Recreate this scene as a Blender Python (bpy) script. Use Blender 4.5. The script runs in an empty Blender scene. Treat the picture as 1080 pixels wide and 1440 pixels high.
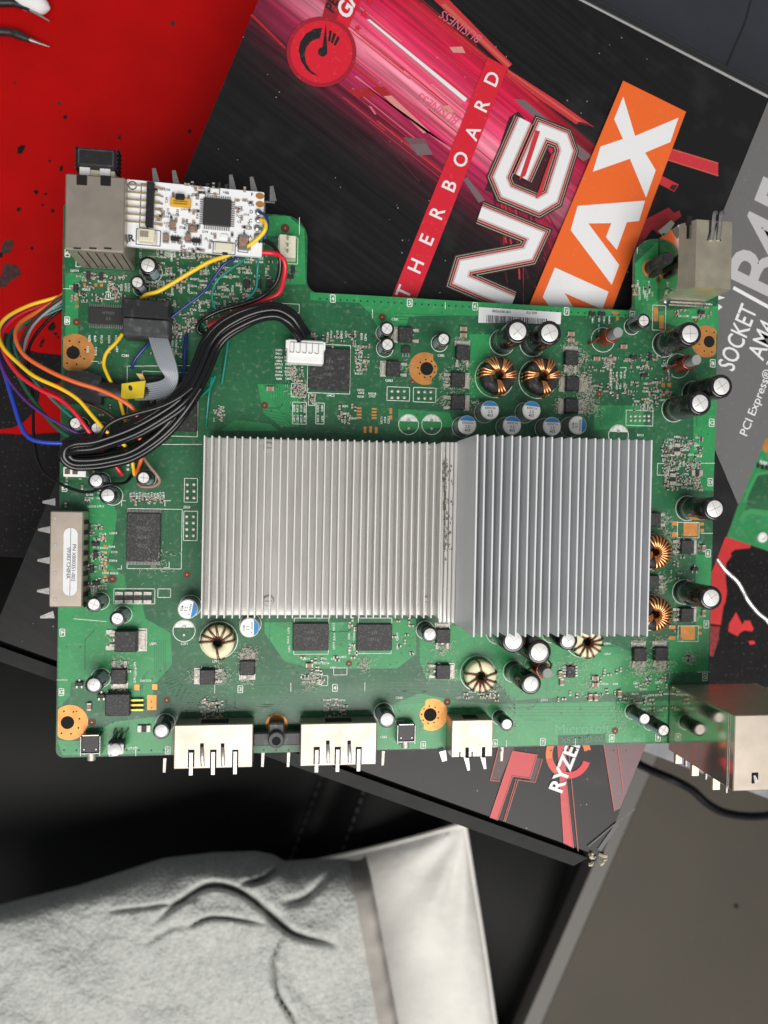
import bpy, math, random
import numpy as np
from mathutils import Matrix, Vector, noise
from mathutils.geometry import tessellate_polygon
random.seed(7); rng = np.random.default_rng(7)
scene = bpy.context.scene
col = scene.collection
R_ = math.radians

# ------------------------------------------------------------------ camera
# World: millimetre-true metres, z = 0 is the top face of the green circuit board, X / Y along its edges.
F = 1080.0                                   # focal length in pixels of the 1080 x 1440 photograph
ax = np.array([8115, 143, 1080.]); ax /= np.linalg.norm(ax)
ayd = np.array([-.0208, 1, .0118]); ayd -= ax * (ax @ ayd); ayd /= np.linalg.norm(ayd)
an = np.cross(ax, -ayd)
M = np.array([ax, -ayd, an])                 # world = M @ camera vector (x right, y down, z forward)
def ray(x, y): return M @ np.array([x - 540., y - 720., F]) / F
CAM = -ray(540, 720) * .31
def P(x, y, z=0.0):                          # the point at height z seen at a photo pixel
    r = ray(x, y); return CAM + r * ((z - CAM[2]) / r[2])
cam = bpy.data.cameras.new('camera'); cam_o = bpy.data.objects.new('camera', cam); col.objects.link(cam_o)
cx, cy, cz = M @ np.array([1, 0, 0]), M @ np.array([0, -1, 0]), M @ np.array([0, 0, -1])
cam_o.matrix_world = Matrix(((cx[0], cy[0], cz[0], CAM[0]), (cx[1], cy[1], cz[1], CAM[1]), (cx[2], cy[2], cz[2], CAM[2]), (0, 0, 0, 1)))
cam.sensor_fit = 'VERTICAL'; cam.sensor_height = 36; cam.sensor_width = 27; cam.lens = 36 * F / 1440
cam.clip_start = .01; cam.clip_end = 20
cam.dof.use_dof = True; cam.dof.focus_distance = .303; cam.dof.aperture_fstop = 7.5
scene.camera = cam_o

# ------------------------------------------------------------------ light
world = bpy.data.worlds.new('World'); scene.world = world; world.use_nodes = True
wb = world.node_tree.nodes['Background']; wb.inputs[0].default_value = (.93, .97, 1, 1); wb.inputs[1].default_value = .235
def area(name, loc, target, size, size_y, power, color):
    l = bpy.data.lights.new(name, 'AREA'); l.shape = 'RECTANGLE'; l.size = size; l.size_y = size_y; l.energy = power; l.color = color
    o = bpy.data.objects.new(name, l); col.objects.link(o); o.location = loc
    o.rotation_euler = (Vector(target) - Vector(loc)).to_track_quat('-Z', 'Y').to_euler()
area('window_light', (.10, -1.0, 1.6), (0, 0, 0), 2.0, 1.1, 47, (1, .97, .93))
scene.view_settings.view_transform = 'Standard'; scene.view_settings.look = 'None'
scene.view_settings.exposure = .10; scene.view_settings.gamma = 1
scene.cycles.max_bounces = 8

# ------------------------------------------------------------------ materials
def lin(c):
    return tuple((v / 255 / 12.92 if v / 255 <= .04045 else ((v / 255 + .055) / 1.055) ** 2.4) for v in c)
def mat(name, c, rough=.5, metal=0, var=0, vs=300, c2=None, bump=0, bs=1500, coat=0, spec=.5, dust=0, rvar=0, stretch=None, detail=4, bd=.0002):
    m = bpy.data.materials.new(name); m.use_nodes = True
    nt = m.node_tree; b = nt.nodes['Principled BSDF']
    b.inputs['Base Color'].default_value = (*c, 1); b.inputs['Roughness'].default_value = rough; b.inputs['Metallic'].default_value = metal
    b.inputs['Specular IOR Level'].default_value = spec; b.inputs['Coat Weight'].default_value = coat
    L = nt.links.new
    tc = nt.nodes.new('ShaderNodeTexCoord'); out = tc.outputs['Object']
    if stretch:
        mp = nt.nodes.new('ShaderNodeMapping'); mp.inputs['Scale'].default_value = stretch; L(out, mp.inputs[0]); out = mp.outputs[0]
    def noise(s, d=detail):
        n = nt.nodes.new('ShaderNodeTexNoise'); n.inputs['Scale'].default_value = s; n.inputs['Detail'].default_value = d; L(out, n.inputs['Vector']); return n
    last = None
    if var:
        n = noise(vs); r = nt.nodes.new('ShaderNodeValToRGB'); L(n.outputs['Fac'], r.inputs[0])
        d = c2 or tuple(min(1, v * (1 + var)) for v in c); a = c if c2 else tuple(v * (1 - var) for v in c)
        r.color_ramp.elements[0].position = .3; r.color_ramp.elements[0].color = (*a, 1)
        r.color_ramp.elements[1].position = .7; r.color_ramp.elements[1].color = (*d, 1)
        last = r.outputs[0]; L(last, b.inputs['Base Color'])
    if dust:
        n = noise(dust[0], 6); r = nt.nodes.new('ShaderNodeValToRGB'); L(n.outputs['Fac'], r.inputs[0])
        r.color_ramp.elements[0].position = dust[1]; r.color_ramp.elements[0].color = (0, 0, 0, 1)
        r.color_ramp.elements[1].position = dust[2]; r.color_ramp.elements[1].color = (dust[3],) * 3 + (1,)
        mx = nt.nodes.new('ShaderNodeMix'); mx.data_type = 'RGBA'; L(r.outputs[0], mx.inputs[0])
        if last: L(last, mx.inputs[6])
        else: mx.inputs[6].default_value = (*c, 1)
        mx.inputs[7].default_value = (*(dust[4] if len(dust) > 4 else (.42, .4, .36)), 1); L(mx.outputs[2], b.inputs['Base Color'])
    if rvar:
        n = noise(vs * .6, 3); mr = nt.nodes.new('ShaderNodeMapRange'); L(n.outputs['Fac'], mr.inputs[0])
        mr.inputs[1].default_value = .3; mr.inputs[2].default_value = .7; mr.inputs[3].default_value = max(.02, rough - rvar); mr.inputs[4].default_value = rough + rvar
        L(mr.outputs[0], b.inputs['Roughness'])
    if bump:
        n = noise(bs); bp = nt.nodes.new('ShaderNodeBump'); bp.inputs['Strength'].default_value = min(1, bump); bp.inputs['Distance'].default_value = bd
        L(n.outputs['Fac'], bp.inputs['Height']); L(bp.outputs[0], b.inputs['Normal'])
    return m
m = {}
m['mask'] = mat('solder_mask', (.009, .076, .033), .38, var=.4, vs=45, c2=(.016, .135, .047), bump=.15, bs=900, rvar=.08, dust=(520, .54, .86, .32), coat=.1)
m['pour'] = mat('solder_mask_over_copper', (.018, .22, .066), .36, var=.3, vs=60, c2=(.026, .28, .086), bump=.15, bs=900, dust=(520, .55, .88, .32), coat=.1)
m['trace'] = mat('solder_mask_over_trace', (.018, .135, .058), .33, coat=.15)
m['edge'] = mat('laminate_edge', (.16, .24, .12), .6)
m['silk'] = mat('silkscreen_ink', (.76, .80, .74), .6, var=.25, vs=900)
m['gold'] = mat('bare_copper', (.62, .27, .075), .42, metal=.55, var=.15, vs=300, bump=.1)
m['tin'] = mat('solder_tin', (.40, .39, .375), .36, metal=.9, var=.15, vs=900, bump=.2)
m['tindull'] = mat('dusty_tin', (.5, .48, .43), .5, metal=.6, var=.25, vs=900, bump=.3, dust=(700, .5, .75, .6))
m['chip'] = mat('moulded_epoxy', (.018, .018, .019), .55, var=.3, vs=1500, bump=.3, bs=2500, dust=(900, .52, .85, .28))
m['chipdusty'] = mat('dusty_epoxy', (.022, .022, .023), .6, var=.3, vs=1500, bump=.4, bs=2500, dust=(1700, .48, .78, .42, (.26, .26, .255)))
m['chipclean'] = mat('clean_epoxy', (.022, .022, .021), .5, bump=.15, bs=2500)
m['mark'] = mat('laser_marking', (.13, .13, .13), .7)
m['sleeve'] = mat('black_sleeve', (.009, .009, .010), .22, coat=.3, bump=.08, bs=600, dust=(320, .56, .85, .35))
m['sleevebrown'] = mat('sleeve_rim_print', (.24, .09, .05), .35)
m['can'] = mat('aluminium_can_top', (.80, .79, .77), .42, metal=.35, var=.08, vs=700)
m['score'] = mat('score_groove', (.42, .41, .40), .5, metal=.4)
m['canside'] = mat('aluminium_can', (.62, .62, .62), .3, metal=.9)
m['stripe'] = mat('sleeve_stripe', (.30, .36, .42), .35)
m['blue'] = mat('blue_ink', (.015, .21, .50), .4)
m['ink'] = mat('black_ink', (.02, .025, .04), .5)
m['alu'] = mat('extruded_aluminium', (.76, .745, .72), .42, metal=.2, var=.06, vs=120, rvar=.08, dust=(240, .52, .8, .35, (.42, .39, .35)), stretch=(1, .25, 1))
m['alu2'] = mat('extruded_aluminium_tall', (.70, .715, .73), .45, metal=.1, var=.05, vs=90, rvar=.08, dust=(500, .62, .8, .4, (.5, .5, .5)), stretch=(1, .25, 1))
m['grime'] = mat('brown_grime', (.16, .12, .085), .8, var=.4, vs=900)
m['copper'] = mat('enamelled_copper', (.72, .33, .13), .25, metal=.85, coat=.4)
m['brownwire'] = mat('brown_enamel_wire', (.17, .055, .035), .25, metal=.4, coat=.5)
m['ferrite'] = mat('black_ferrite', (.016, .015, .014), .7, bump=.6, bs=1200, dust=(500, .55, .8, .3))
m['creamcore'] = mat('cream_coated_core', (.74, .72, .46), .5, var=.08, vs=300)
m['greycore'] = mat('grey_ferrite_rod', (.27, .28, .27), .6)
m['shield'] = mat('tin_plated_shield', (.45, .39, .33), .42, metal=.75, var=.07, vs=160, rvar=.07, bump=.05, bs=300, dust=(260, .58, .9, .18))  # beige tint stands in for warm surroundings reflected in the metal
m['shieldgold'] = mat('yellowed_shield', (.56, .51, .39), .34, metal=.8, var=.1, vs=200, rvar=.08, bump=.08, bs=400)
m['mirror'] = mat('polished_shield', (.66, .60, .51), .13, metal=1, var=.06, vs=120, rvar=.05)
m['dark'] = mat('dark_slot', (.004, .004, .004), .9)
m['plastic'] = mat('black_plastic', (.014, .014, .015), .45, var=.2, vs=400, bump=.15, dust=(400, .6, .9, .2))
m['plastic2'] = mat('charcoal_plastic', (.045, .047, .05), .5, var=.2, vs=400, bump=.2, dust=(400, .55, .9, .3))
m['white'] = mat('white_nylon', (.80, .80, .78), .4, var=.03)
m['cream'] = mat('cream_nylon', (.68, .64, .50), .45)
m['wpcb'] = mat('white_solder_mask', (.80, .81, .83), .35, var=.02, bump=.05)
m['wink'] = mat('black_silkscreen', (.05, .05, .06), .6)
m['mlcc'] = mat('ceramic_brown', (.30, .17, .11), .5, var=.2, vs=800)
m['yellowpart'] = mat('yellow_switch_body', (.68, .36, .02), .45)
m['paper'] = mat('label_paper', (.72, .73, .74), .6, var=.04)
m['clear'] = mat('translucent_strip', (.75, .77, .8), .25)
def wiremat(n, c, r=.35): return mat(n, c, r, coat=.15)
W = {'yellow': wiremat('yellow_insulation', (.80, .50, .012)), 'navy': wiremat('navy_insulation', (.012, .025, .16)), 'teal': wiremat('teal_insulation', (.008, .20, .16)),
     'black': mat('black_insulation', (.005, .005, .006), .2), 'red': wiremat('red_insulation', (.60, .012, .03)), 'orange': wiremat('orange_insulation', (.70, .13, .03)),
     'green': wiremat('green_insulation', (.008, .085, .045)), 'blue': wiremat('blue_insulation', (.015, .05, .40)), 'brown': wiremat('brown_insulation', (.055, .022, .016)),
     'grey': wiremat('grey_insulation', (.28, .30, .33)), 'pink': wiremat('dull_pink_insulation', (.36, .20, .17)), 'silver': mat('bare_wire', (.75, .75, .74), .3, metal=.8)}

# ------------------------------------------------------------------ mesh helpers
class MB:
    def __init__(s): s.v = []; s.f = []; s.mi = []
    def add(s, v, f, mi=0):
        o = len(s.v); s.v += [tuple(p) for p in v]; s.f += [tuple(i + o for i in q) for q in f]; s.mi += [mi] * len(f) if isinstance(mi, int) else list(mi); return s
    def box(s, c, d, rz=0, mi=0, b=0, top=1.0):
        hx, hy, hz = d[0] / 2, d[1] / 2, d[2] / 2; ca, sa = math.cos(rz), math.sin(rz)
        if b <= 0:
            v = [(x * hx * (top if z > 0 else 1), y * hy * (top if z > 0 else 1), z * hz) for z in (-1, 1) for x, y in ((-1, -1), (1, -1), (1, 1), (-1, 1))]
            f = [(3, 2, 1, 0), (4, 5, 6, 7), (0, 1, 5, 4), (1, 2, 6, 5), (2, 3, 7, 6), (3, 0, 4, 7)]
        else:
            v = []; f = []; idx = {}
            for sx in (-1, 1):
                for sy in (-1, 1):
                    for sz in (-1, 1):
                        for a in range(3):
                            p = [sx * (hx - b), sy * (hy - b), sz * (hz - b)]; p[a] += (sx, sy, sz)[a] * b
                            if sz > 0: p[0] *= top; p[1] *= top
                            idx[(sx, sy, sz, a)] = len(v); v.append(tuple(p))
            def q(*k): f.append(tuple(idx[i] for i in k))
            for a in range(3):
                o1, o2 = [(1, 2), (2, 0), (0, 1)][a]
                for sg in (-1, 1):
                    ks = []
                    for e1, e2 in ((-1, -1), (1, -1), (1, 1), (-1, 1)):
                        t = [0, 0, 0]; t[a] = sg; t[o1] = e1; t[o2] = e2; ks.append((*t, a))
                    q(*(ks if sg > 0 else ks[::-1]))
                for e1 in (-1, 1):
                    for e2 in (-1, 1):
                        t0 = [0, 0, 0]; t1 = [0, 0, 0]; t0[a] = -1; t1[a] = 1
                        for t in (t0, t1): t[o1] = e1; t[o2] = e2
                        k = [(*t0, o1), (*t1, o1), (*t1, o2), (*t0, o2)]
                        q(*(k if e1 * e2 > 0 else k[::-1]))
            for sx in (-1, 1):
                for sy in (-1, 1):
                    for sz in (-1, 1):
                        k = [(sx, sy, sz, 0), (sx, sy, sz, 1), (sx, sy, sz, 2)]; q(*(k if sx * sy * sz > 0 else k[::-1]))
        return s.add([(c[0] + x * ca - y * sa, c[1] + x * sa + y * ca, c[2] + z) for x, y, z in v], f, mi)
    def lathe(s, prof, n=20, c=(0, 0, 0), mi=0, a0=0):
        v = []; f = []; ms = []
        for r, z in prof: v += [(c[0] + r * math.cos(a0 + 2 * math.pi * k / n), c[1] + r * math.sin(a0 + 2 * math.pi * k / n), c[2] + z) for k in range(n)]
        for j in range(len(prof) - 1):
            for k in range(n):
                f.append((j * n + k, j * n + (k + 1) % n, (j + 1) * n + (k + 1) % n, (j + 1) * n + k)); ms.append(mi if isinstance(mi, int) else mi[j])
        f.append(tuple(range(n))[::-1]); ms.append(ms[0]); f.append(tuple((len(prof) - 1) * n + k for k in range(n))); ms.append(ms[-2])
        return s.add(v, f, ms)
    def cyl(s, c, r, h, n=16, mi=0, b=0): return s.lathe([(r, 0), (r, h)] if not b else [(r, 0), (r, h - b), (r - b, h)], n, c, mi)
    def tube(s, pts, r, n=8, mi=0, closed=False, squash=1.0):
        pts = [np.array(p, float) for p in pts]; k = len(pts); v = []; f = []; up = np.array([0, 0, 1.])
        for i, p in enumerate(pts):
            t = (pts[(i + 1) % k] - pts[i - 1]) if closed or 0 < i < k - 1 else (pts[1] - pts[0] if i == 0 else pts[-1] - pts[-2])
            t = t / (np.linalg.norm(t) + 1e-12)
            a = np.cross(t, up); 
            if np.linalg.norm(a) < .05: a = np.cross(t, [1, .3, 0])
            a /= np.linalg.norm(a); bb = np.cross(a, t)
            rr = r[i] if hasattr(r, '__len__') else r
            v += [tuple(p + rr * (math.cos(2 * math.pi * j / n) * a + squash * math.sin(2 * math.pi * j / n) * bb)) for j in range(n)]
        for i in range(k if closed else k - 1):
            i2 = (i + 1) % k
            for j in range(n): f.append((i * n + j, i * n + (j + 1) % n, i2 * n + (j + 1) % n, i2 * n + j))
        if not closed: f.append(tuple(range(n))[::-1]); f.append(tuple((k - 1) * n + j for j in range(n)))
        return s.add(v, [q[::-1] for q in f], mi)
    def prism(s, poly, z0, z1, mi=0, side=None):
        n = len(poly); a = sum(poly[i][0] * poly[(i + 1) % n][1] - poly[(i + 1) % n][0] * poly[i][1] for i in range(n))
        if a < 0: poly = poly[::-1]
        v = [(p[0], p[1], z0) for p in poly] + [(p[0], p[1], z1) for p in poly]
        f = [tuple(range(n))[::-1], tuple(range(n, 2 * n))] + [(i, (i + 1) % n, n + (i + 1) % n, n + i) for i in range(n)]
        return s.add(v, f, [mi, mi] + [mi if side is None else side] * n)
    def sheet(s, poly, z, mi=0):
        n = len(poly); a = sum(poly[i][0] * poly[(i + 1) % n][1] - poly[(i + 1) % n][0] * poly[i][1] for i in range(n))
        if a < 0: poly = poly[::-1]
        return s.add([(p[0], p[1], z) for p in poly], [tuple(range(n))], mi)
    def mesh(s, name, mats, ang=35):
        me = bpy.data.meshes.new(name); me.from_pydata(s.v, [], s.f)
        for k in mats: me.materials.append(k)
        if len(s.f): me.polygons.foreach_set('material_index', s.mi)
        if ang:
            me.polygons.foreach_set('use_smooth', [True] * len(s.f)); me.set_sharp_from_angle(angle=R_(ang))
        me.validate(); me.update(); return me
    def build(s, name, mats, parent=None, loc=(0, 0, 0), rz=0, ang=35):
        return inst(name, s.mesh(name, mats if isinstance(mats, (list, tuple)) else [mats], ang), parent, loc, rz)
def inst(name, me, parent=None, loc=(0, 0, 0), rz=0, rot=None):
    o = bpy.data.objects.new(name, me); col.objects.link(o); o.parent = parent; o.location = loc; o.rotation_euler = rot or (0, 0, rz); return o
def empty(name, loc=(0, 0, 0), rz=0, parent=None): return inst(name, None, parent, loc, rz)
def tag(o, label=None, cat=None, group=None, kind=None):
    for k, v in (('label', label), ('category', cat), ('group', group), ('kind', kind)):
        if v: o[k] = v
    return o
def spline(pts, n=6):
    pts = [np.array(p, float) for p in pts]; q = [2 * pts[0] - pts[1]] + pts + [2 * pts[-1] - pts[-2]]; out = []
    for i in range(1, len(q) - 2):
        for t in np.linspace(0, 1, n, endpoint=False):
            p0, p1, p2, p3 = q[i - 1:i + 3]
            out.append(.5 * (2 * p1 + (p2 - p0) * t + (2 * p0 - 5 * p1 + 4 * p2 - p3) * t * t + (3 * p1 - p0 - 3 * p2 + p3) * t ** 3))
    return out + [pts[-1]]
def round_poly(pts, rad, n=6):
    out = []; k = len(pts)
    for i in range(k):
        r = rad[i] if hasattr(rad, '__len__') else rad
        p = np.array(pts[i][:2], float)
        if not r: out.append(tuple(p)); continue
        a = np.array(pts[i - 1][:2]) - p; b = np.array(pts[(i + 1) % k][:2]) - p
        a /= np.linalg.norm(a); b /= np.linalg.norm(b); half = math.acos(max(-1, min(1, a @ b))) / 2
        d = r / math.tan(half); c = p + (a + b) / np.linalg.norm(a + b) * r / math.sin(half)
        s0 = p + a * d - c; s1 = p + b * d - c; a0 = math.atan2(s0[1], s0[0]); da = (math.atan2(s1[1], s1[0]) - a0 + math.pi) % (2 * math.pi) - math.pi
        out += [(c[0] + r * math.cos(a0 + da * t / n), c[1] + r * math.sin(a0 + da * t / n)) for t in range(n + 1)]
    return out
def circ(c, r, n=24, a0=0, a1=2 * math.pi): return [(c[0] + r * math.cos(a0 + (a1 - a0) * k / n), c[1] + r * math.sin(a0 + (a1 - a0) * k / n)) for k in range(n)]
def px(pts, z=0): return [tuple(P(x, y, z)[:2]) for x, y in pts]
def zoomed(x0, y0, s): return lambda pts: [(x0 + x / s, y0 + y / s) for x, y in pts]
_tc = {}
def text(body, bold=0.0, cond=1.0):          # verts, faces of flat lettering, 1 unit = font size, baseline origin
    k = (body, bold, cond)
    if k not in _tc:
        c = bpy.data.curves.new('t', 'FONT'); c.body = body; c.size = 1; c.offset = bold; c.resolution_u = 3; c.fill_mode = 'FRONT'
        o = bpy.data.objects.new('t', c); col.objects.link(o); dg = bpy.context.evaluated_depsgraph_get()
        me = bpy.data.meshes.new_from_object(o.evaluated_get(dg)); v = [(p.co.x * cond, p.co.y) for p in me.vertices]; f = [tuple(p.vertices) for p in me.polygons]
        if f:
            q = f[0]; ar = sum(v[q[i]][0] * v[q[(i + 1) % len(q)]][1] - v[q[(i + 1) % len(q)]][0] * v[q[i]][1] for i in range(len(q)))
            if ar < 0: f = [t[::-1] for t in f]
        bpy.data.objects.remove(o); bpy.data.curves.remove(c); bpy.data.meshes.remove(me); _tc[k] = (v, f)
    return _tc[k]
def put_text(mb, body, org, size, rz=0, z=0, mi=0, bold=0.0, cond=1.0, align='l', skew=0.0):
    v, f = text(body, bold, cond)
    if not v: return
    w = max(p[0] for p in v); ox = {'l': 0, 'c': -w / 2, 'r': -w}[align]; oy = -.35 if align == 'c' else 0
    ca, sa = math.cos(rz), math.sin(rz)
    mb.add([(org[0] + size * ((x + ox + skew * y) * ca - (y + oy) * sa), org[1] + size * ((x + ox + skew * y) * sa + (y + oy) * ca), z) for x, y in v], f, mi)
def stroke(pts, w, closed=False):            # polygon around a polyline (mitred)
    pts = [np.array(p, float) for p in pts]; L = []; Rr = []; k = len(pts)
    for i in range(k):
        a = pts[i] - pts[i - 1] if i else pts[1] - pts[0]; b = pts[i + 1] - pts[i] if i < k - 1 else pts[-1] - pts[-2]
        a /= np.linalg.norm(a); b /= np.linalg.norm(b); t = a + b; t /= np.linalg.norm(t) + 1e-9; nrm = np.array([-t[1], t[0]]); sc = w / 2 / max(.45, nrm @ np.array([-a[1], a[0]]))
        L.append(tuple(pts[i] + nrm * sc)); Rr.append(tuple(pts[i] - nrm * sc))
    return L, Rr
def ribbon(mb, pts, w, z, mi=0):
    L, Rr = stroke(pts, w); n = len(L)
    mb.add([(*p, z) for p in L] + [(*p, z) for p in Rr], [(i, n + i, n + i + 1, i + 1) for i in range(n - 1)], mi)

# ------------------------------------------------------------------ the desk, the mat, the floor
TH = R_(-21.0); U = np.array([math.cos(TH), math.sin(TH)]); V = np.array([-U[1], U[0]])    # the box, the desk and the mat share this direction
def uv(p): p = np.array(p[:2]); return float(p @ U), float(p @ V)
def fromuv(u, v): return tuple(U * u + V * v)
Z_LID, Z_MAT, Z_DESK = -.010, -.066, -.070
m['slate'] = mat('slate_laminate', (.022, .025, .034), .6, var=.12, vs=40, bump=.1, bs=900)
m['fibre'] = mat('grey_fibreboard_edge', (.20, .205, .215), .8, var=.25, vs=70, bump=.6, bs=500, c2=(.34, .345, .36))
m['floor'] = mat('dark_floor', (.010, .010, .010), .7, var=.3, vs=8)
m['matred'] = mat('red_mat_fabric', (.40, .0015, .0015), .7, var=.12, vs=30, bump=.35, bs=2500, spec=.12)
m['matblack'] = mat('black_mat_print', (.0065, .0055, .006), .7, var=.3, vs=60, bump=.35, bs=2500, dust=(900, .62, .78, .25), spec=.2)
m['matred2'] = mat('bright_red_mat_print', (.62, .016, .018), .6, var=.12, vs=120, bump=.35, bs=2500)
m['matdark'] = mat('smoky_mat_print', (.045, .012, .012), .6, var=.6, vs=500)
fl = MB(); fl.box((0, 0, -.80), (4, 4, .02)); tag(fl.build('floor', m['floor']), kind='structure')
de = uv(P(450, 876, Z_DESK))[1]              # front edge of the desk, running under the box
desk = MB(); desk.prism([fromuv(-.6, de), fromuv(.6, de), fromuv(.6, de + .9), fromuv(-.6, de + .9)], Z_DESK - .02, Z_DESK)
desk_o = tag(desk.build('desk_top', m['slate']), kind='structure')
lip = MB()
e0 = [(-.6, -.0015), (.6, -.0015), (.6, .0145), (-.6, .0145)]
lip.prism([fromuv(u, de + v) for u, v in e0], Z_DESK + .0002, Z_DESK + .003); lip.build('edge_strip', m['fibre'], desk_o)
sl = MB(); q = px([(1056, 0), (1048, 30), (1025, 84), (960, 240)], Z_DESK); ribbon(sl, q, .0007, Z_DESK + .0003); sl.build('panel_seam', m['dark'], desk_o)

mt0, mt1 = de + .013, uv(P(355, -60, Z_MAT))[1]
mat_r = empty('desk_mat', (0, 0, Z_DESK))
tag(mat_r, 'red and black desk mat printed with paint splashes under the box', 'desk mat')
mp = MB(); mp.prism(round_poly([fromuv(-.34, mt0), fromuv(.34, mt0), fromuv(.34, mt1), fromuv(-.34, mt1)], .012), Z_DESK + .0005, Z_MAT); mp.build('mat_sheet', m['matred'], mat_r, (0, 0, -Z_DESK))
def blob(c, rx, ry, rot=0, n=14, jit=.25):
    out = []
    for k in range(n):
        a = 2 * math.pi * k / n; r = 1 + random.uniform(-jit, jit); x, y = rx * r * math.cos(a), ry * r * math.sin(a)
        out.append((c[0] + x * math.cos(rot) - y * math.sin(rot), c[1] + x * math.sin(rot) + y * math.cos(rot)))
    return out
_nm = [0]
def on_mat(name, pts, mm, layer): _nm[0] += 1; s = MB(); s.sheet(px(pts, Z_MAT), Z_MAT + .0002 * layer + _nm[0] * 2e-6); s.build(name, m[mm], mat_r, (0, 0, -Z_DESK))
za = zoomed(0, 0, 3)
for x, y, rx, ry in [(275, 495, 9, 10), (505, 578, 7, 10), (800, 555, 8, 9), (88, 630, 13, 22), (210, 680, 5, 6), (258, 712, 8, 15), (152, 810, 9, 10), (192, 820, 6, 6), (222, 890, 9, 9), (80, 885, 8, 12), (135, 1048, 8, 7), (65, 352, 5, 5), (5, 1075, 8, 12), (180, 865, 5, 6)]:
    on_mat('printed_splash', blob((x / 3, y / 3), rx / 3, ry / 3, random.random()), 'matblack', 1)
for x, y, rx, ry in [(728, 100, 11, 10), (250, 438, 8, 8), (30, 1045, 22, 34), (45, 1150, 40, 38), (15, 1190, 24, 26)]: on_mat('printed_splash', blob((x / 3, y / 3), rx / 3, ry / 3, .5), 'matdark', 1)
zb = zoomed(0, 380, 3.6)
on_mat('printed_splash', zb([(-60, 300), (25, 318), (75, 330), (110, 395), (190, 418), (260, 425), (330, 432), (330, 560), (250, 590), (205, 600), (190, 700), (120, 770), (60, 800), (-60, 810)]), 'matblack', 1)
for x, y, rx, ry in [(265, 287, 17, 22), (280, 325, 9, 9), (215, 362, 9, 18), (208, 385, 8, 7), (295, 340, 6, 5)]: on_mat('printed_splash', zb(blob((x, y), rx, ry, .6)), 'matblack', 1)
on_mat('printed_splash', [(-40, 607), (30, 612), (80, 609), (125, 614), (125, 790), (-40, 780)], 'matblack', 2)
zc = zoomed(960, 600, 3.6)
s = MB(); s.sheet([fromuv(uv(P(960, 900, Z_MAT))[0], mt0 + .001), fromuv(.335, mt0 + .001), fromuv(.335, mt0 + .2), fromuv(uv(P(960, 900, Z_MAT))[0], mt0 + .2)], Z_MAT + .0002); s.build('printed_splash', m['matblack'], mat_r, (0, 0, -Z_DESK))
for pts in [[(200, 540), (235, 560), (345, 598), (338, 614), (262, 622), (240, 640), (245, 655), (218, 690), (214, 760), (222, 830), (214, 890), (205, 905), (190, 1004), (100, 990), (110, 740), (180, 640)],
            [(268, 938), (285, 975), (300, 1002), (312, 980), (338, 982), (356, 1020), (350, 1036), (310, 1030), (290, 1040), (275, 1060), (228, 1036), (232, 1000), (240, 985)],
            [(60, 1320), (135, 1330), (178, 1344), (205, 1380), (232, 1432), (120, 1440)], [(350, 1420), (380, 1395), (440, 1358), (560, 1300), (600, 1560), (420, 1500)]]:
    on_mat('printed_splash', zc(pts), 'matred2', 2)
m['matworn'] = mat('worn_red_print', (.42, .02, .02), .65, var=.5, vs=900, c2=(.05, .012, .012))
on_mat('printed_splash', zc([(120, 1006), (186, 1012), (176, 1080), (150, 1162), (100, 1150)]), 'matworn', 3)
on_mat('printed_splash', zc(blob((346, 1092), 16, 11, 0, 9)), 'matred2', 3)

# ------------------------------------------------------------------ chair, pillow, blanket, cabinet below the desk
m['leather'] = mat('black_leather', (.004, .004, .004), .5, var=.2, vs=40, bump=.5, bs=500, spec=.15)  # base colour and specular lowered to paint in the shade under the desk
m['thread'] = mat('grey_thread', (.06, .06, .06), .7)
m['fleece'] = mat('grey_fleece', (.42, .43, .41), .95, var=.16, vs=300, bump=1, bs=480, spec=.1, c2=(.57, .58, .55), bd=.0019, detail=7, dust=(420, .68, .8, .5, (.25, .25, .25)))
m['hem'] = mat('taupe_hem', (.36, .335, .305), .9, var=.1, vs=120, bump=.4, bs=500, spec=.1)
m['pillow'] = mat('off_white_cotton', (.74, .72, .675), .85, var=.06, vs=30, bump=.6, bs=60, spec=.15, bd=.003, detail=3)
Z_SEAT = -.30
chair = empty('armchair', (*P(400, 1200, Z_SEAT)[:2], -.79)); tag(chair, 'black leather chair with double stitched seam below the desk edge', 'chair')
cl = Vector(chair.location)
def grid(fn, nu, nv, name, mm, parent=None, loc=(0, 0, 0), ang=60, mats=None):
    v = [fn(i / (nu - 1), j / (nv - 1)) for j in range(nv) for i in range(nu)]
    f = [(j * nu + i, j * nu + i + 1, (j + 1) * nu + i + 1, (j + 1) * nu + i) for j in range(nv - 1) for i in range(nu - 1)]
    b = MB(); b.add(v, f); return b.build(name, mm, parent, loc, ang=ang)
o_uv = uv(P(420, 1150, Z_SEAT))
def seat_fn(a, b, dz=0):
    u = -.55 + .85 * a; v = -.42 + .56 * b
    t = (v + .02) / .12
    z = Z_SEAT + .030 * math.exp(-t * t) - .02 * max(0, (v - .06) / .08) ** 2 + .004 * math.sin(u * 14) * math.exp(-t * t)
    z -= .010 * math.exp(-((u - .015) / .012) ** 2) 
    x, y = U * (o_uv[0] + u) + V * (o_uv[1] + v); return (x - cl.x, y - cl.y, z + dz - cl.z)
grid(seat_fn, 90, 60, 'seat', m['leather'], chair)
base = MB(); c0 = U * (o_uv[0] - .1) + V * (o_uv[1] - .1)
base.box((c0[0] - cl.x, c0[1] - cl.y, .19), (.78, .42, .38), TH, b=.03); base.build('seat_base', m['leather'], chair)
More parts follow.
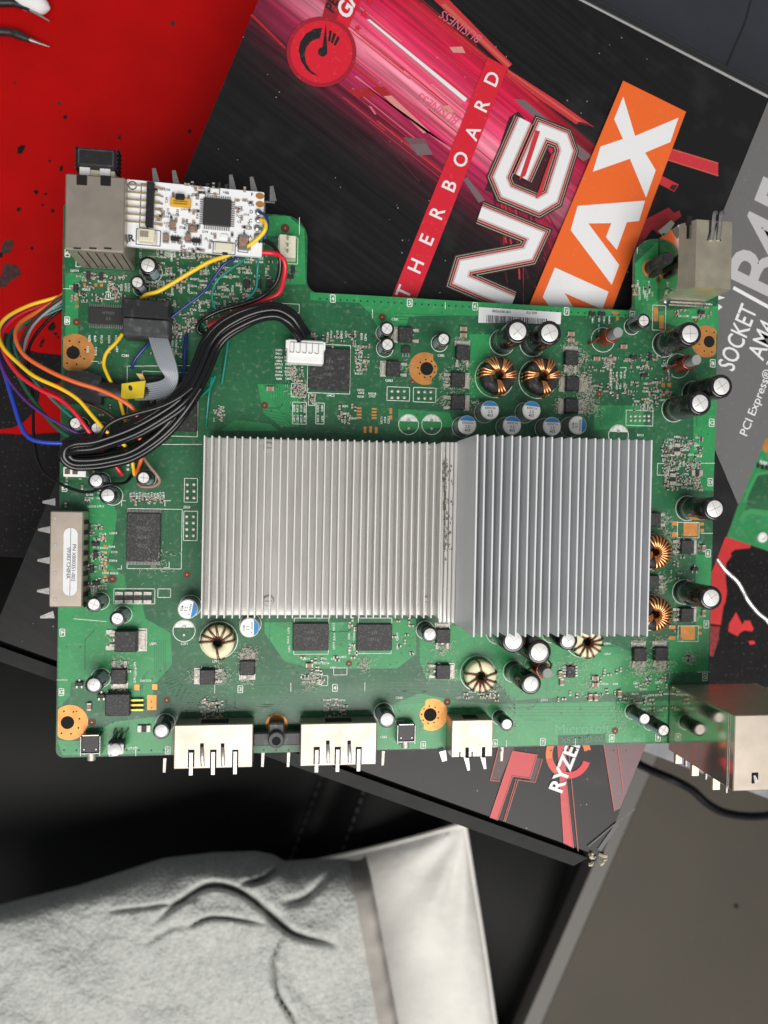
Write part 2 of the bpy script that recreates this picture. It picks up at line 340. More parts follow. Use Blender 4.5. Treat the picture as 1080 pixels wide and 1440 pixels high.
for du in (-.014, .020):
    for k in range(44):
        b_ = .40 + k * .0125; a = (du + .015 + .55) / .85
        p0, p1 = seat_fn(a, b_, .001), seat_fn(a, b_ + .007, .001)
        if b_ < .97:
            s = MB(); s.tube([p0, p1], .0009, 5); s.build('stitch', m['thread'], chair)
# pillow: pinched corner towards the desk
zp = -.262
cA, cB, cC, cD = P(653, 1158, zp + .02), P(716, 1640, zp), P(250, 1760, zp), P(300, 1235, zp)
pil = empty('pillow', (*((cA + cC) / 2)[:2], zp - .03)); tag(pil, 'off white cotton pillow with a pinched pointed corner', 'pillow'); pl = np.array(pil.location)
def pil_fn(sgn):
    def fn(a, b):
        s, t = 2 * a - 1, 2 * b - 1
        bul = .10; s2 = s * (1 + .5 * bul * (1 - t * t) - .02 * (1 - t * t)); t2 = t * (1 - .03 * (1 - s * s))
        a2, b2 = (s2 + 1) / 2, (t2 + 1) / 2
        p = (cD * (1 - a2) + cA * a2) * b2 + (cC * (1 - a2) + cB * a2) * (1 - b2)
        h = ((1 - s * s) * (1 - t * t)) ** .55 * .034
        r = math.hypot(1 - s, 1 - t)
        wr = .0030 * math.exp(-(r / .8) ** 2) * math.sin(math.atan2(1 - t, 1 - s) * 11) * min(1, r * 3) + .0035 * math.sin(7 * s + 5 * t * t + 2 * s * t) * (1 - s * s) * (1 - t * t)
        return (p[0] - pl[0], p[1] - pl[1], p[2] - pl[2] + sgn * h + (wr if sgn > 0 else 0))
    return fn
grid(pil_fn(1), 80, 80, 'cover_top', m['pillow'], pil); grid(pil_fn(-1), 30, 30, 'cover_underside', m['pillow'], pil)
pip = MB(); ft = pil_fn(1)
pip.tube([ft(1, k / 40) for k in range(41)][::1], .0016, 6); pip.tube([ft(k / 40, 1) for k in range(41)], .0016, 6); pip.build('piping', m['pillow'], pil)
# blanket: fleece with folds, hem along its side
zbk = -.185
top_pts = np.array([(-140, 1330), (-40, 1288), (0, 1272), (60, 1257), (110, 1245), (170, 1226), (230, 1207), (300, 1199), (360, 1197), (385, 1202), (400, 1211), (440, 1208), (482, 1207), (490, 1209)], float)
bl = empty('blanket', (*P(250, 1400, zbk)[:2], zbk - .06)); tag(bl, 'grey heathered fleece blanket with a taupe hem and deep creases', 'blanket'); bv = np.array(bl.location)
folds = [([(215, 1298), (262, 1262), (300, 1245), (345, 1258), (395, 1300), (420, 1316), (475, 1328)], 13, .013), ([(262, 1305), (300, 1290), (372, 1299)], 8, .007),
         ([(338, 1243), (368, 1236), (400, 1213)], 9, .009), ([(400, 1305), (384, 1350), (392, 1400), (415, 1440), (425, 1500)], 9, .008), ([(395, 1270), (430, 1262), (470, 1222)], 15, .006),
         ([(150, 1282), (215, 1275), (285, 1262)], 9, .004), ([(200, 1330), (235, 1308), (262, 1300)], 12, .003)]
folds = [([tuple(q) for q in spline([(*p, 0) for p in pts], 4)], w, A) for pts, w, A in folds]; folds = [([p[:2] for p in pts], w, A) for pts, w, A in folds]
def fold_h(x, y):
    h = 0
    for pts, w, A in folds:
        best = 1e9; side = 0; tpar = 0
        for si, ((x0, y0), (x1, y1)) in enumerate(zip(pts, pts[1:])):
            dx, dy = x1 - x0, y1 - y0; L2 = dx * dx + dy * dy; t = max(0, min(1, ((x - x0) * dx + (y - y0) * dy) / L2))
            d = math.hypot(x - x0 - t * dx, y - y0 - t * dy)
            if d < best: best = d; tpar = si + t; side = (dx * (y - y0) - dy * (x - x0)) / math.sqrt(L2)
        e = min(1, 1.0)
        ta = tpar / (len(pts) - 1); e = max(0, math.sin(math.pi * min(1, max(0, ta)))) ** .6 if best < 200 else 0
        h += .8 * A * e * (-1.5 * math.exp(-(best / (w * .34)) ** 2) + math.exp(-(best / (w * (5.0 if side > 0 else 2.6))) ** 2))
    return h
def bl_fn(a, b):
    x = -140 + 630 * a; yt = np.interp(x, top_pts[:, 0], top_pts[:, 1]); y = yt + (1640 - yt) * b ** 1.15
    x += 42 * max(0, (y - 1210) / 230) * a ** 2
    ed = math.exp(-b * 26)
    z = zbk - .045 * ed + .020 * math.sin(math.pi * min(1, b * 1.5) * .5) + fold_h(x, y) * (1 - ed) + .0040 * noise.noise((x * .012, y * .012, 0)) + .0010 * noise.noise((x * .05, y * .05, 3))
    p = P(x, y, z); return (p[0] - bv[0], p[1] - bv[1], z - bv[2])
bg = grid(bl_fn, 150, 130, 'fleece_sheet', m['fleece'], bl, ang=80)
def hem_fn(a, b):
    b2 = b ** 1.0; p = np.array(bl_fn(1, b2)) + bv; y = 0
    q = np.array(P(0, 0, 0)); d = np.array([.0125, .001, 0])
    r = p + d * a; r[2] = p[2] + .002 * math.sin(math.pi * a) - .004 * max(0, a - .75) * 4 + .0008 * math.sin(b * 60) * a
    return (r[0] - bv[0], r[1] - bv[1], r[2] - bv[2])
grid(hem_fn, 8, 90, 'hem', m['hem'], bl)
# cabinet
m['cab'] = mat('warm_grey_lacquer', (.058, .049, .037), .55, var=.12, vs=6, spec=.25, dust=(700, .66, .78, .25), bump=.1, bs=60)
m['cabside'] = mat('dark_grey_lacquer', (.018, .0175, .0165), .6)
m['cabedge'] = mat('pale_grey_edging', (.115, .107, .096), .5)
zc_ = -.24
A0, A1 = P(858, 1219, zc_), P(762, 1440, zc_); dv = (A1 - A0)[:2]; dv = dv / np.linalg.norm(dv); nv = np.array([-dv[1], dv[0]])
if nv[0] < 0: nv = -nv
cab = empty('cabinet', (*(A0[:2]), -.79)); tag(cab, 'warm grey cabinet with pale sloping edge beside the chair', 'cabinet')
def cabp(s, t): return tuple(A0[:2] + dv * s + nv * t - A0[:2])
zz = zc_ + .79
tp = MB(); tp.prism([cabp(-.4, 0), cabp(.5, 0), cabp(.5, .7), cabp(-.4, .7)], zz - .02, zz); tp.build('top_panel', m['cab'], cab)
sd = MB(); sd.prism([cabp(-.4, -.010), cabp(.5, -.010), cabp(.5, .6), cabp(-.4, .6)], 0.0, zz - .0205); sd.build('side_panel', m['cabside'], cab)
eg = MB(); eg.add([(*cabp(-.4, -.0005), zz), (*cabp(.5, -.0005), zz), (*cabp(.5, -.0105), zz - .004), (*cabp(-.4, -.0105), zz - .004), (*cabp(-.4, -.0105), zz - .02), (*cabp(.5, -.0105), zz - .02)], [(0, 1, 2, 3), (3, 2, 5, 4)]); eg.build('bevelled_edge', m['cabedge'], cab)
kn = MB(); kp = P(1035, 1274, zc_) - A0; kn.cyl((kp[0], kp[1], zz + .0003), .0016, .0006, 12); kn.build('mark', m['dark'], cab)
pc = [(880, 1062, -.16), (905, 1078, -.15), (950, 1098, -.14), (975, 1112, -.14), (995, 1130, -.14), (1020, 1143, -.14), (1060, 1148, -.14), (1110, 1142, -.14), (1160, 1130, -.15)]
cb = MB(); cb.tube(spline([P(*p) for p in pc]), .0026, 8); tag(cb.build('power_cable', W['black']), 'black cable curving over the warm grey cabinet', 'cable')
tw = MB(); tw.tube(spline([P(763, 1225, -.5), P(752, 1280, -.5), P(722, 1400, -.5)]), .004, 8)
tag(tw.build('chair_leg_trim', mat('brown_trim', (.12, .055, .02), .5)), 'thin brown strip in the dark gap between chair and cabinet', 'strip')

# ------------------------------------------------------------------ the motherboard box
box_r = empty('motherboard_box', (*P(480, 650, Z_LID)[:2], Z_MAT)); tag(box_r, 'black and red printed motherboard box under the green circuit board', 'box')
bo = np.array([box_r.location.x, box_r.location.y, Z_MAT])
def bloc(): return (-bo[0], -bo[1], -bo[2])
u0 = np.mean([uv(P(258, 245, Z_LID))[0], uv(P(10, 870, Z_LID))[0], uv(P(355, 0, Z_LID))[0]]); u1 = np.mean([uv(P(1021, 757, Z_LID))[0], uv(P(905, 1050, Z_LID))[0]])
v0 = np.mean([uv(P(500, 1082, Z_LID))[1], uv(P(828, 1197, Z_LID))[1]]); v1 = np.mean([uv(P(840, 14, Z_LID))[1], uv(P(1080, 139, Z_LID))[1]])
# the lid print: streaks of light across black card, laid out along the streak direction
sA, sB = P(518, 29, Z_LID)[:2], P(655, 141, Z_LID)[:2]; sd_ = (sB - sA) / np.linalg.norm(sB - sA); sn_ = np.array([-sd_[1], sd_[0]])
def st(x, y): p = P(x, y, Z_LID)[:2] - sA; return float(p @ sd_), float(p @ sn_)
lm = mat('printed_lid_card', (.013, .0125, .013), .40, bump=.06, bs=120, spec=.3); m['lid'] = lm
nt = lm.node_tree; L = nt.links.new; b_ = nt.nodes['Principled BSDF']
tc = nt.nodes.new('ShaderNodeTexCoord')
def node(t, **k):
    n = nt.nodes.new(t)
    for a, v in k.items(): setattr(n, a, v)
    return n
def dotn(vec, off):
    d = node('ShaderNodeVectorMath', operation='DOT_PRODUCT'); L(tc.outputs['Object'], d.inputs[0]); d.inputs[1].default_value = (vec[0], vec[1], 0)
    s = node('ShaderNodeMath', operation='SUBTRACT'); L(d.outputs['Value'], s.inputs[0]); s.inputs[1].default_value = off; return s.outputs[0]
S_, T_ = dotn(sd_, float(sA @ sd_)), dotn(sn_, float(sA @ sn_))
t_lo, t_hi = st(560, 290)[1], st(790, 152)[1]
mr = node('ShaderNodeMapRange'); L(T_, mr.inputs[0]); mr.inputs[1].default_value = t_lo; mr.inputs[2].default_value = t_hi
cr = node('ShaderNodeValToRGB'); L(mr.outputs[0], cr.inputs[0]); e = cr.color_ramp.elements
e[0].position = 0; e[0].color = (.009, .0085, .009, 1); e[1].position = 1; e[1].color = (.009, .0085, .009, 1)
for ps, c in [(.18, (.03, .012, .016)), (.30, (.17, .015, .04)), (.44, (.60, .03, .12)), (.57, (1.0, .30, .42)), (.65, (.92, .08, .20)), (.82, (.68, .012, .075)), (.94, (.50, .012, .035)), (.965, (.02, .012, .013))]:
    q = e.new(ps); q.color = (*c, 1)
cmb = node('ShaderNodeCombineXYZ'); ms_ = node('ShaderNodeMath', operation='MULTIPLY'); L(S_, ms_.inputs[0]); ms_.inputs[1].default_value = .035; L(ms_.outputs[0], cmb.inputs[0]); L(T_, cmb.inputs[1])
nz = node('ShaderNodeTexNoise'); nz.inputs['Scale'].default_value = 420; nz.inputs['Detail'].default_value = 5; L(cmb.outputs[0], nz.inputs['Vector'])
r2 = node('ShaderNodeValToRGB'); L(nz.outputs['Fac'], r2.inputs[0]); r2.color_ramp.elements[0].position = .33; r2.color_ramp.elements[0].color = (.45,) * 3 + (1,); r2.color_ramp.elements[1].position = .68; r2.color_ramp.elements[1].color = (1.25, 1.25, 1.25, 1)
mul = node('ShaderNodeMix', data_type='RGBA', blend_type='MULTIPLY'); mul.inputs[0].default_value = 1; L(cr.outputs[0], mul.inputs[6]); L(r2.outputs[0], mul.inputs[7])
fd = node('ShaderNodeMapRange'); L(S_, fd.inputs[0]); fd.inputs[1].default_value = st(700, 200)[0]; fd.inputs[2].default_value = st(850, 400)[0]; fd.inputs[3].default_value = 1; fd.inputs[4].default_value = .0
fd2 = node('ShaderNodeMapRange'); L(S_, fd2.inputs[0]); fd2.inputs[1].default_value = st(340, 20)[0]; fd2.inputs[2].default_value = st(520, 60)[0]; fd2.inputs[3].default_value = .35; fd2.inputs[4].default_value = 1
fm = node('ShaderNodeMath', operation='MULTIPLY'); L(fd.outputs[0], fm.inputs[0]); L(fd2.outputs[0], fm.inputs[1])
mx = node('ShaderNodeMix', data_type='RGBA'); L(fm.outputs[0], mx.inputs[0]); mx.inputs[6].default_value = (.009, .0085, .009, 1); L(mul.outputs[2], mx.inputs[7])
# dust specks and faint scuffs lying on the card
vo = node('ShaderNodeTexVoronoi', feature='F1'); vo.inputs['Scale'].default_value = 260; L(tc.outputs['Object'], vo.inputs['Vector'])
lt = node('ShaderNodeMath', operation='LESS_THAN'); L(vo.outputs['Distance'], lt.inputs[0]); lt.inputs[1].default_value = .075
n3 = node('ShaderNodeTexNoise'); n3.inputs['Scale'].default_value = 60; L(tc.outputs['Object'], n3.inputs['Vector'])
gt = node('ShaderNodeMath', operation='GREATER_THAN'); L(n3.outputs['Fac'], gt.inputs[0]); gt.inputs[1].default_value = .58
an_ = node('ShaderNodeMath', operation='MULTIPLY'); L(lt.outputs[0], an_.inputs[0]); L(gt.outputs[0], an_.inputs[1])
n4 = node('ShaderNodeTexNoise'); n4.inputs['Scale'].default_value = 45; n4.inputs['Detail'].default_value = 8; L(tc.outputs['Object'], n4.inputs['Vector'])
m4 = node('ShaderNodeMapRange'); L(n4.outputs['Fac'], m4.inputs[0]); m4.inputs[1].default_value = .55; m4.inputs[2].default_value = .85; m4.inputs[3].default_value = 0; m4.inputs[4].default_value = .035
ad = node('ShaderNodeMath', operation='MAXIMUM'); L(m4.outputs[0], ad.inputs[0]); sc_ = node('ShaderNodeMath', operation='MULTIPLY'); L(an_.outputs[0], sc_.inputs[0]); sc_.inputs[1].default_value = .5; L(sc_.outputs[0], ad.inputs[1])
m2 = node('ShaderNodeMix', data_type='RGBA'); L(ad.outputs[0], m2.inputs[0]); L(mx.outputs[2], m2.inputs[6]); m2.inputs[7].default_value = (.5, .5, .5, 1); L(m2.outputs[2], b_.inputs['Base Color'])
def pr(n, c, r=.4, var=0): m[n] = mat('print_' + n, c, r, var=var, vs=60, dust=(500, .6, .85, .18)); return m[n]
pr('band', (.60, .012, .03)); pr('badge', (.62, .010, .028)); pr('badgerim', (.33, .010, .024)); pr('pblack', (.012, .012, .012)); pr('pwhite', (.74, .74, .75)); pr('orange', (.76, .125, .018)); pr('greyp', (.135, .132, .133)); pr('lightgrey', (.46, .45, .46))
pr('silver', (.50, .47, .46)); pr('maroon', (.05, .010, .014)); pr('palegreen', (.34, .42, .30)); pr('salmon', (.62, .25, .22)); pr('dullred', (.36, .014, .02)); pr('pink', (.62, .13, .2)); pr('smoke', (.16, .11, .12)); pr('mauve', (.15, .075, .085)); pr('ryz', (.70, .15, .02)); pr('ryz2', (.60, .06, .03)); pr('redline', (.55, .10, .07)); pr('flatred', (.52, .03, .04))
card = mat('black_card', (.013, .013, .0135), .33, var=.15, vs=60, bump=.06, bs=200); m['card'] = card
m['rawcard'] = mat('torn_card', (.52, .46, .34), .9, var=.2, vs=600)
body = MB(); body.prism([fromuv(u0 + .0015, v0 + .0015), fromuv(u1 - .0015, v0 + .0015), fromuv(u1 - .0015, v1 - .0015), fromuv(u0 + .0015, v1 - .0015)], Z_MAT + .0004, Z_LID - .003)
body.build('tray', card, box_r, bloc())
lid = MB(); lid.prism(round_poly([fromuv(u0, v0), fromuv(u1, v0), fromuv(u1, v1), fromuv(u0, v1)], .0012, 4), Z_LID - .0025, Z_LID)
lid_o = lid.build('lid', lm, box_r, bloc(), ang=0)
fr = MB(); a, b2 = v0 - .0034, v0 - .0088
fr.prism([fromuv(u0 - .001, a), fromuv(u1 - .004, a), fromuv(u1 - .009, b2), fromuv(u0 - .001, b2)], Z_LID - .009, Z_LID - .0035); fr.build('front_lip', mat('scuffed_black_card', (.014, .014, .0145), .6, var=.3, vs=120, spec=.25), box_r, bloc())
fr = MB(); fr.prism([fromuv(u0, v0 + .0002), fromuv(u1 - .004, v0 + .0002), fromuv(u1 - .004, a - .0002), fromuv(u0, a - .0002)], Z_LID - .009, Z_LID - .0075); fr.build('fold_groove', m['dark'], box_r, bloc())
hg = MB(); hg.tube([(*fromuv(u0, v1 + .003), Z_LID - .0032), (*fromuv(u1, v1 + .003), Z_LID - .0032)], .0034, 14); hg.build('rounded_back_edge', mat('glossy_black_fold', (.014, .014, .015), .22, coat=.3), box_r, bloc())
tn = MB(); tp_ = P(843, 1205, Z_LID)
for k in range(9):
    q = tp_ + np.array([random.uniform(-.0045, .004), random.uniform(-.0025, .003), 0]); r = q + np.array([random.uniform(-.003, .003), random.uniform(-.002, .002), random.uniform(0, .0015)])
    tn.tube([q, (q + r) / 2 + np.array([0, 0, .0008]), r], random.uniform(.0004, .0009), 5)
tn.build('torn_corner', m['rawcard'], box_r, bloc())
ck = MB(); q = px([(892, 1137), (862, 1160), (826, 1190)], Z_LID); ribbon(ck, q, .0006, Z_LID + .0006); q = px([(868, 1158), (842, 1195)], Z_LID); ribbon(ck, q, .0018, Z_LID + .0004)
ck.build('crease', mat('card_crease', (.05, .05, .052), .4), box_r, bloc())
_nl = [0]
def step(): _nl[0] += 1; return _nl[0] % 60 * 1.2e-6      # no two prints share a plane
def on_lid(name, pts, mm, layer, parent=lid_o, label=None):
    s = MB(); s.sheet(px(pts, Z_LID), Z_LID + .00008 * layer + step()); return tag(s.build(name, m[mm], parent, ang=0), label)
def lid_text(body_, at, size, ang, mm, layer, bold=0.0, cond=1.0, align='l', skew=0.0, name='lettering'):
    s = MB(); put_text(s, body_, P(*at, Z_LID)[:2], size, ang, Z_LID + .00008 * layer, 0, bold, cond, align, skew); return s.build(name, m[mm], lid_o, ang=0)
VA = TH + math.pi / 2                        # lettering runs up the box
# streaks
z4 = zoomed(330, 0, 2.769); z5 = zoomed(520, 80, 2.348)
for pts, mm, ly in [([(775, 0), (835, 0), (1080, 250), (1060, 268)], 'flatred', 1), ([(800, 18), (822, 16), (1075, 255), (1065, 262)], 'redline', 2),
                    ([(515, 78), (525, 76), (905, 385), (895, 398)], 'pwhite', 3), ([(505, 82), (515, 78), (895, 398), (880, 408)], 'pink', 2), 
                    ([(465, 300), (475, 295), (720, 500), (850, 580), (842, 590)], 'pink', 2), ([(580, 375), (610, 372), (760, 512), (735, 520)], 'salmon', 1), ([(445, 350), (580, 338), (610, 372), (480, 380)], 'dullred', 1),
                    ([(655, 535), (740, 540), (770, 600), (712, 606)], 'mauve', 1), ([(682, 562), (745, 560), (772, 602), (712, 606)], 'smoke', 2), ([(520, 412), (532, 415), (552, 445), (545, 447)], 'pink', 2),
                    ([(835, 185), (885, 182), (898, 208), (850, 206)], 'salmon', 3), ([(800, 415), (835, 410), (855, 440), (815, 440)], 'salmon', 3),
                    ([(890, 700), (905, 690), (975, 780), (950, 790)], 'smoke', 1), ([(60, 60), (70, 55), (200, 185), (195, 192)], 'dullred', 1), ([(545, 520), (550, 518), (722, 705), (715, 708)], 'maroon', 1)]:
    on_lid('printed_streak', z4(pts), mm, ly)
for pts, mm, ly in [([(450, 35), (470, 50), (610, 140), (740, 232), (680, 222), (560, 140), (455, 60)], 'flatred', 1), ([(455, 48), (462, 48), (700, 215), (688, 216)], 'redline', 2), ([(688, 215), (720, 222), (738, 234), (685, 224)], 'maroon', 3),
                    ([(475, 140), (510, 142), (735, 330), (705, 345)], 'smoke', 1), ([(985, 300), (1150, 350), (1150, 395), (975, 340)], 'flatred', 1), ([(985, 300), (1150, 350), (1150, 354), (985, 304)], 'redline', 2), ([(975, 336), (1150, 391), (1150, 395), (975, 340)], 'redline', 2),
                    ([(955, 388), (1020, 422), (1005, 446), (945, 415)], 'flatred', 1), ([(998, 422), (1016, 424), (1004, 443), (988, 434)], 'maroon', 2), ([(380, 440), (460, 200), (490, 180), (560, 260), (660, 420), (560, 520)], 'maroon', 1)]:
    on_lid('printed_streak', z5(pts), mm, ly)
for k in range(34):                          # the fine lines of light
    s0 = random.uniform(st(480, 20)[0], st(620, 130)[0]); ln = random.uniform(.02, .055); t = random.uniform(t_lo * .62, t_hi * .92); w = random.choice([.00025, .0004, .0006])
    p0 = sA + sd_ * s0 + sn_ * t; p1 = p0 + sd_ * ln; s = MB(); ribbon(s, [p0, p1], w, Z_LID + .00003 + step() * .6); s.build('printed_streak', m[random.choice(['pink', 'flatred', 'dullred', 'salmon', 'flatred'])], lid_o)
for k in range(26):                          # dark red rays behind the big letters
    x0 = random.uniform(690, 760); y0 = random.uniform(230, 300); s = MB()
    q = px([(x0, y0), (x0 + random.uniform(-10, 60), y0 + random.uniform(60, 150))], Z_LID); ribbon(s, q, random.choice([.0002, .0004, .0007]), Z_LID + .00008 + step()); s.build('printed_streak', m[random.choice(['dullred', 'maroon', 'flatred', 'maroon'])], lid_o)
for k in range(22):
    x0 = random.uniform(730, 850); y0 = random.uniform(330, 420); s = MB()
    q = px([(x0, y0), (x0 + random.uniform(-15, 25), y0 + random.uniform(30, 80))], Z_LID); ribbon(s, q, .0003, Z_LID + .00008 + step()); s.build('printed_streak', m[random.choice(['dullred', 'maroon'])], lid_o)
for pts in [[(880, 345), (905, 310), (940, 292), (948, 300), (915, 325), (895, 355)], [(915, 318), (955, 296), (958, 304), (925, 330)]]: on_lid('printed_streak', pts, 'dullred', 1)
# red band with the spaced word
on_lid('printed_band', [(685.7, 81), (713.5, 96.5), (570, 460), (534, 460)], 'band', 4)
for ch, x, y in [('D', 691, 112), ('R', 677, 149), ('A', 664, 187), ('O', 647, 225), ('B', 631, 262), ('R', 614, 300), ('E', 599, 338), ('H', 584, 375), ('T', 567, 411)]:
    lid_text(ch, (x, y), .0082, VA, 'pwhite', 6, .012, align='c')
# round badge with the gauge
z8 = zoomed(390, 0, 6.353)
on_lid('printed_ribbon', z8([(470, -120), (650, -120), (525, 190), (400, 160)]), 'badgerim', 4); on_lid('printed_ribbon', z8([(640, -120), (800, -120), (620, 285), (520, 200)]), 'badge', 5)
bc = z8([(393, 470)])[0]
on_lid('printed_badge', [(bc[0] + 49 * math.cos(t), bc[1] + 49.5 * math.sin(t)) for t in np.linspace(0, 6.2, 48)], 'badgerim', 6); on_lid('printed_badge', [(bc[0] + 43.5 * math.cos(t), bc[1] + 44 * math.sin(t)) for t in np.linspace(0, 6.2, 48)], 'badge', 7)
gz = [(400, 258), (330, 265), (255, 310), (205, 385), (190, 460), (210, 550), (260, 630), (310, 670), (370, 688), (300, 640), (255, 570), (243, 490), (258, 430), (300, 380), (345, 358), (380, 350)]
on_lid('printed_gauge', z8(gz), 'pblack', 8); on_lid('printed_gauge', z8([(434, 210), (446, 475), (396, 475)]), 'pblack', 8)
on_lid('printed_gauge', [(z8([(404, 472)])[0][0] + 6.6 * math.cos(t), z8([(404, 472)])[0][1] + 6.6 * math.sin(t)) for t in np.linspace(0, 6.2, 24)], 'pblack', 8)
for pts in [[(462, 280), (487, 284), (472, 378), (452, 378)], [(500, 300), (526, 312), (495, 398), (476, 388)], [(536, 328), (560, 345), (520, 418), (500, 410)]]: on_lid('printed_gauge', z8(pts), 'pblack', 8)
lid_text('PERFORMANCE', z8([(498, 132)])[0], .0058, VA, 'pblack', 7, .02, skew=.2); lid_text('GAMING', z8([(632, 192)])[0], .0085, VA, 'pwhite', 8, .03, skew=.2)
for x, y, r in [(825, 15, 36), (775, 132, 40), (718, 258, 34)]:
    on_lid('printed_star', z8([(x + (r if k % 2 == 0 else r * .42) * math.sin(k * math.pi / 5 + .4), y - (r if k % 2 == 0 else r * .42) * math.cos(k * math.pi / 5 + .4)) for k in range(10)]), 'badge', 6)
ang_b = math.atan2(*(P(613, 12, Z_LID) - P(677, 56, Z_LID))[[1, 0]])
lid_text('BUSINESS', (679, 53), .0055, ang_b, 'pink', 5, .0, cond=.85, skew=.2); lid_text('BUSINESS', (648, 168), .0055, ang_b, 'pink', 5, .0, cond=.85, skew=.2)
# the big outlined letters
for pts in [[(510, 212), (428, 400), (448, 448), (555, 492), (600, 466), (648, 312), (634, 272), (568, 246), (500, 400)], [(362, 516), (548, 592), (520, 652), (312, 692), (298, 738), (470, 812)]]:
    q = z5(pts)
    for w, mm, ly in [(36, 'maroon', 5), (32, 'palegreen', 6), (30, 'pblack', 7), (26, 'salmon', 8), (23.5, 'dullred', 9), (20, 'silver', 10), (15, 'pwhite', 11)]:
        s = MB(); ribbon(s, px(q, Z_LID), w / 1080 * .318, Z_LID + .00008 * ly + step()); s.build('printed_letter', m[mm], lid_o, ang=0)
on_lid('printed_letter', z5([(545, 245), (560, 250), (512, 395), (490, 410)]), 'flatred', 12); on_lid('printed_letter', z5([(595, 330), (607, 318), (562, 462), (545, 472)]), 'flatred', 12)
# orange block
on_lid('printed_block', z5([(833, 83), (1040, 185), (760, 935), (495, 890)]), 'orange', 13)
for pts in [[(833, 135), (872, 265), (1015, 205), (988, 285), (905, 320), (940, 378), (908, 468), (855, 340), (733, 383), (758, 300), (832, 275), (803, 210)],
            [(683, 495), (905, 478), (885, 545), (845, 549), (812, 640), (776, 598), (794, 552), (718, 553), (820, 690), (795, 755), (660, 575)],
            [(608, 698), (785, 778), (764, 836), (640, 782), (700, 880), (640, 900), (568, 795)]]: on_lid('lettering', z5(pts), 'pwhite', 14)
# grey panel with the socket text
on_lid('printed_panel', [(1102, 88), (1030, 264), (925, 520), (985, 586), (1037, 709), (1042, 702), (1110, 532)], 'greyp', 4)
lid_text('B450', (1086, 427), .0365, VA, 'lightgrey', 5, .02, cond=.92)
s = MB(); ribbon(s, px([(1030, 405), (1110, 449)], Z_LID), .0016, Z_LID + .0006); s.build('printed_rule', m['pwhite'], lid_o, ang=0)
lid_text('SOCKET', (1030, 524), .0118, VA, 'pwhite', 6, .008, cond=.68); lid_text('AM4', (1072, 508), .0118, VA, 'pwhite', 6, .008, cond=.75); lid_text('PCI Express\u00ae 3.0 |', (1049, 615), .0056, VA, 'pwhite', 6, .006)
for pts in [[(1003, 414), (1019, 419), (1003, 424)], [(1004, 424), (1015, 432), (1004, 441)]]: on_lid('lettering', pts, 'pwhite', 6)
# the lower corner: ring with lettering, red shapes
z9 = zoomed(640, 1030, 3.857)
rc = z9([(613, 118)])[0]
for a0, a1, mm in [(2.9, 4.2, 'ryz'), (1.6, 2.95, 'ryz2'), (.35, 1.65, 'badge'), (4.15, 5.4, 'ryz2'), (5.3, 6.1, 'ryz')]:
    tt = np.linspace(a0, a1, 14); s = MB()
    s.sheet(px([(rc[0] + 32 * math.cos(t), rc[1] + 34 * math.sin(t)) for t in tt] + [(rc[0] + 22.5 * math.cos(t), rc[1] + 25 * math.sin(t)) for t in tt[::-1]], Z_LID), Z_LID + .0003 + step()); s.build('printed_ring', m[mm], lid_o, ang=0)
lid_text('RYZEN', z9([(572, 332)])[0], .0088, VA, 'pwhite', 7, .03)
for pts, mm, ly in [([(310, 100), (443, 120), (405, 247), (310, 235), (228, 475), (188, 460)], 'flatred', 2), ([(240, 60), (330, 60), (240, 262), (188, 255)], 'maroon', 1), ([(440, 135), (472, 142), (432, 268), (400, 265), (405, 247)], 'maroon', 1),
                    ([(550, 40), (600, 40), (600, 250), (625, 480), (640, 625), (588, 600), (572, 400), (566, 250)], 'flatred', 2), ([(800, 40), (1045, 40), (895, 412), (862, 425)], 'mauve', 1)]:
    on_lid('printed_shape', z9(pts), mm, ly)
for pts in [[(310, 100), (443, 120), (405, 247), (310, 235), (228, 475)], [(310, 100), (188, 460)], [(800, 40), (862, 425)], [(875, 40), (912, 330)], [(610, 60), (665, 640)], [(240, 60), (190, 258), (240, 262)], [(330, 250), (262, 480)], [(472, 142), (432, 268), (340, 255), (270, 480)], [(566, 250), (588, 600)], [(600, 250), (640, 625)]]:
    s = MB(); ribbon(s, px(z9(pts), Z_LID), .0003, Z_LID + .0004 + step()); s.build('printed_line', m['redline'], lid_o, ang=0)

# ------------------------------------------------------------------ the green console circuit board
board = empty('circuit_board', (0, 0, 0)); tag(board, 'green console circuit board with two finned heatsinks lying across the printed box', 'circuit board')
XL, XR, YB, YT = -.1252, .1421, -.0965, .0865
lt_y = P(400, 302.5)[1]; lx = P(432, 360)[0]; rx_ = P(891.5, 400)[0]; rt_y = P(925, 336)[1]
outline = round_poly([(XL, YB), (XR, YB), (XR, rt_y), (rx_, rt_y), (rx_, YT), (lx, YT), (lx, lt_y), (XL, lt_y)], [.003, .002, .008, .009, .003, .005, .009, .003])
holes = [(P(103, 496), .0024), (P(95, 1016), .0024), (P(600, 518.5), .0026), (P(605, 1005), .0026), (P(997, 480.5), .0024), (P(98, 1047), .0016)]
hl = [circ(c, r, 18)[::-1] for c, r in holes]
loops = [outline] + hl; flat = [p for l in loops for p in l]
tri = tessellate_polygon([[Vector((x, y, 0)) for x, y in l] for l in loops]); n = len(flat); T = .0016
sub = MB(); v = [(x, y, 0) for x, y in flat] + [(x, y, -T) for x, y in flat]; f = []; mi = []
for t in tri:
    a, b, c = [flat[i] for i in t]; ar = (b[0] - a[0]) * (c[1] - a[1]) - (c[0] - a[0]) * (b[1] - a[1]); t = t if ar > 0 else t[::-1]
    f += [tuple(t), tuple(i + n for i in t[::-1])]; mi += [0, 0]
o = 0
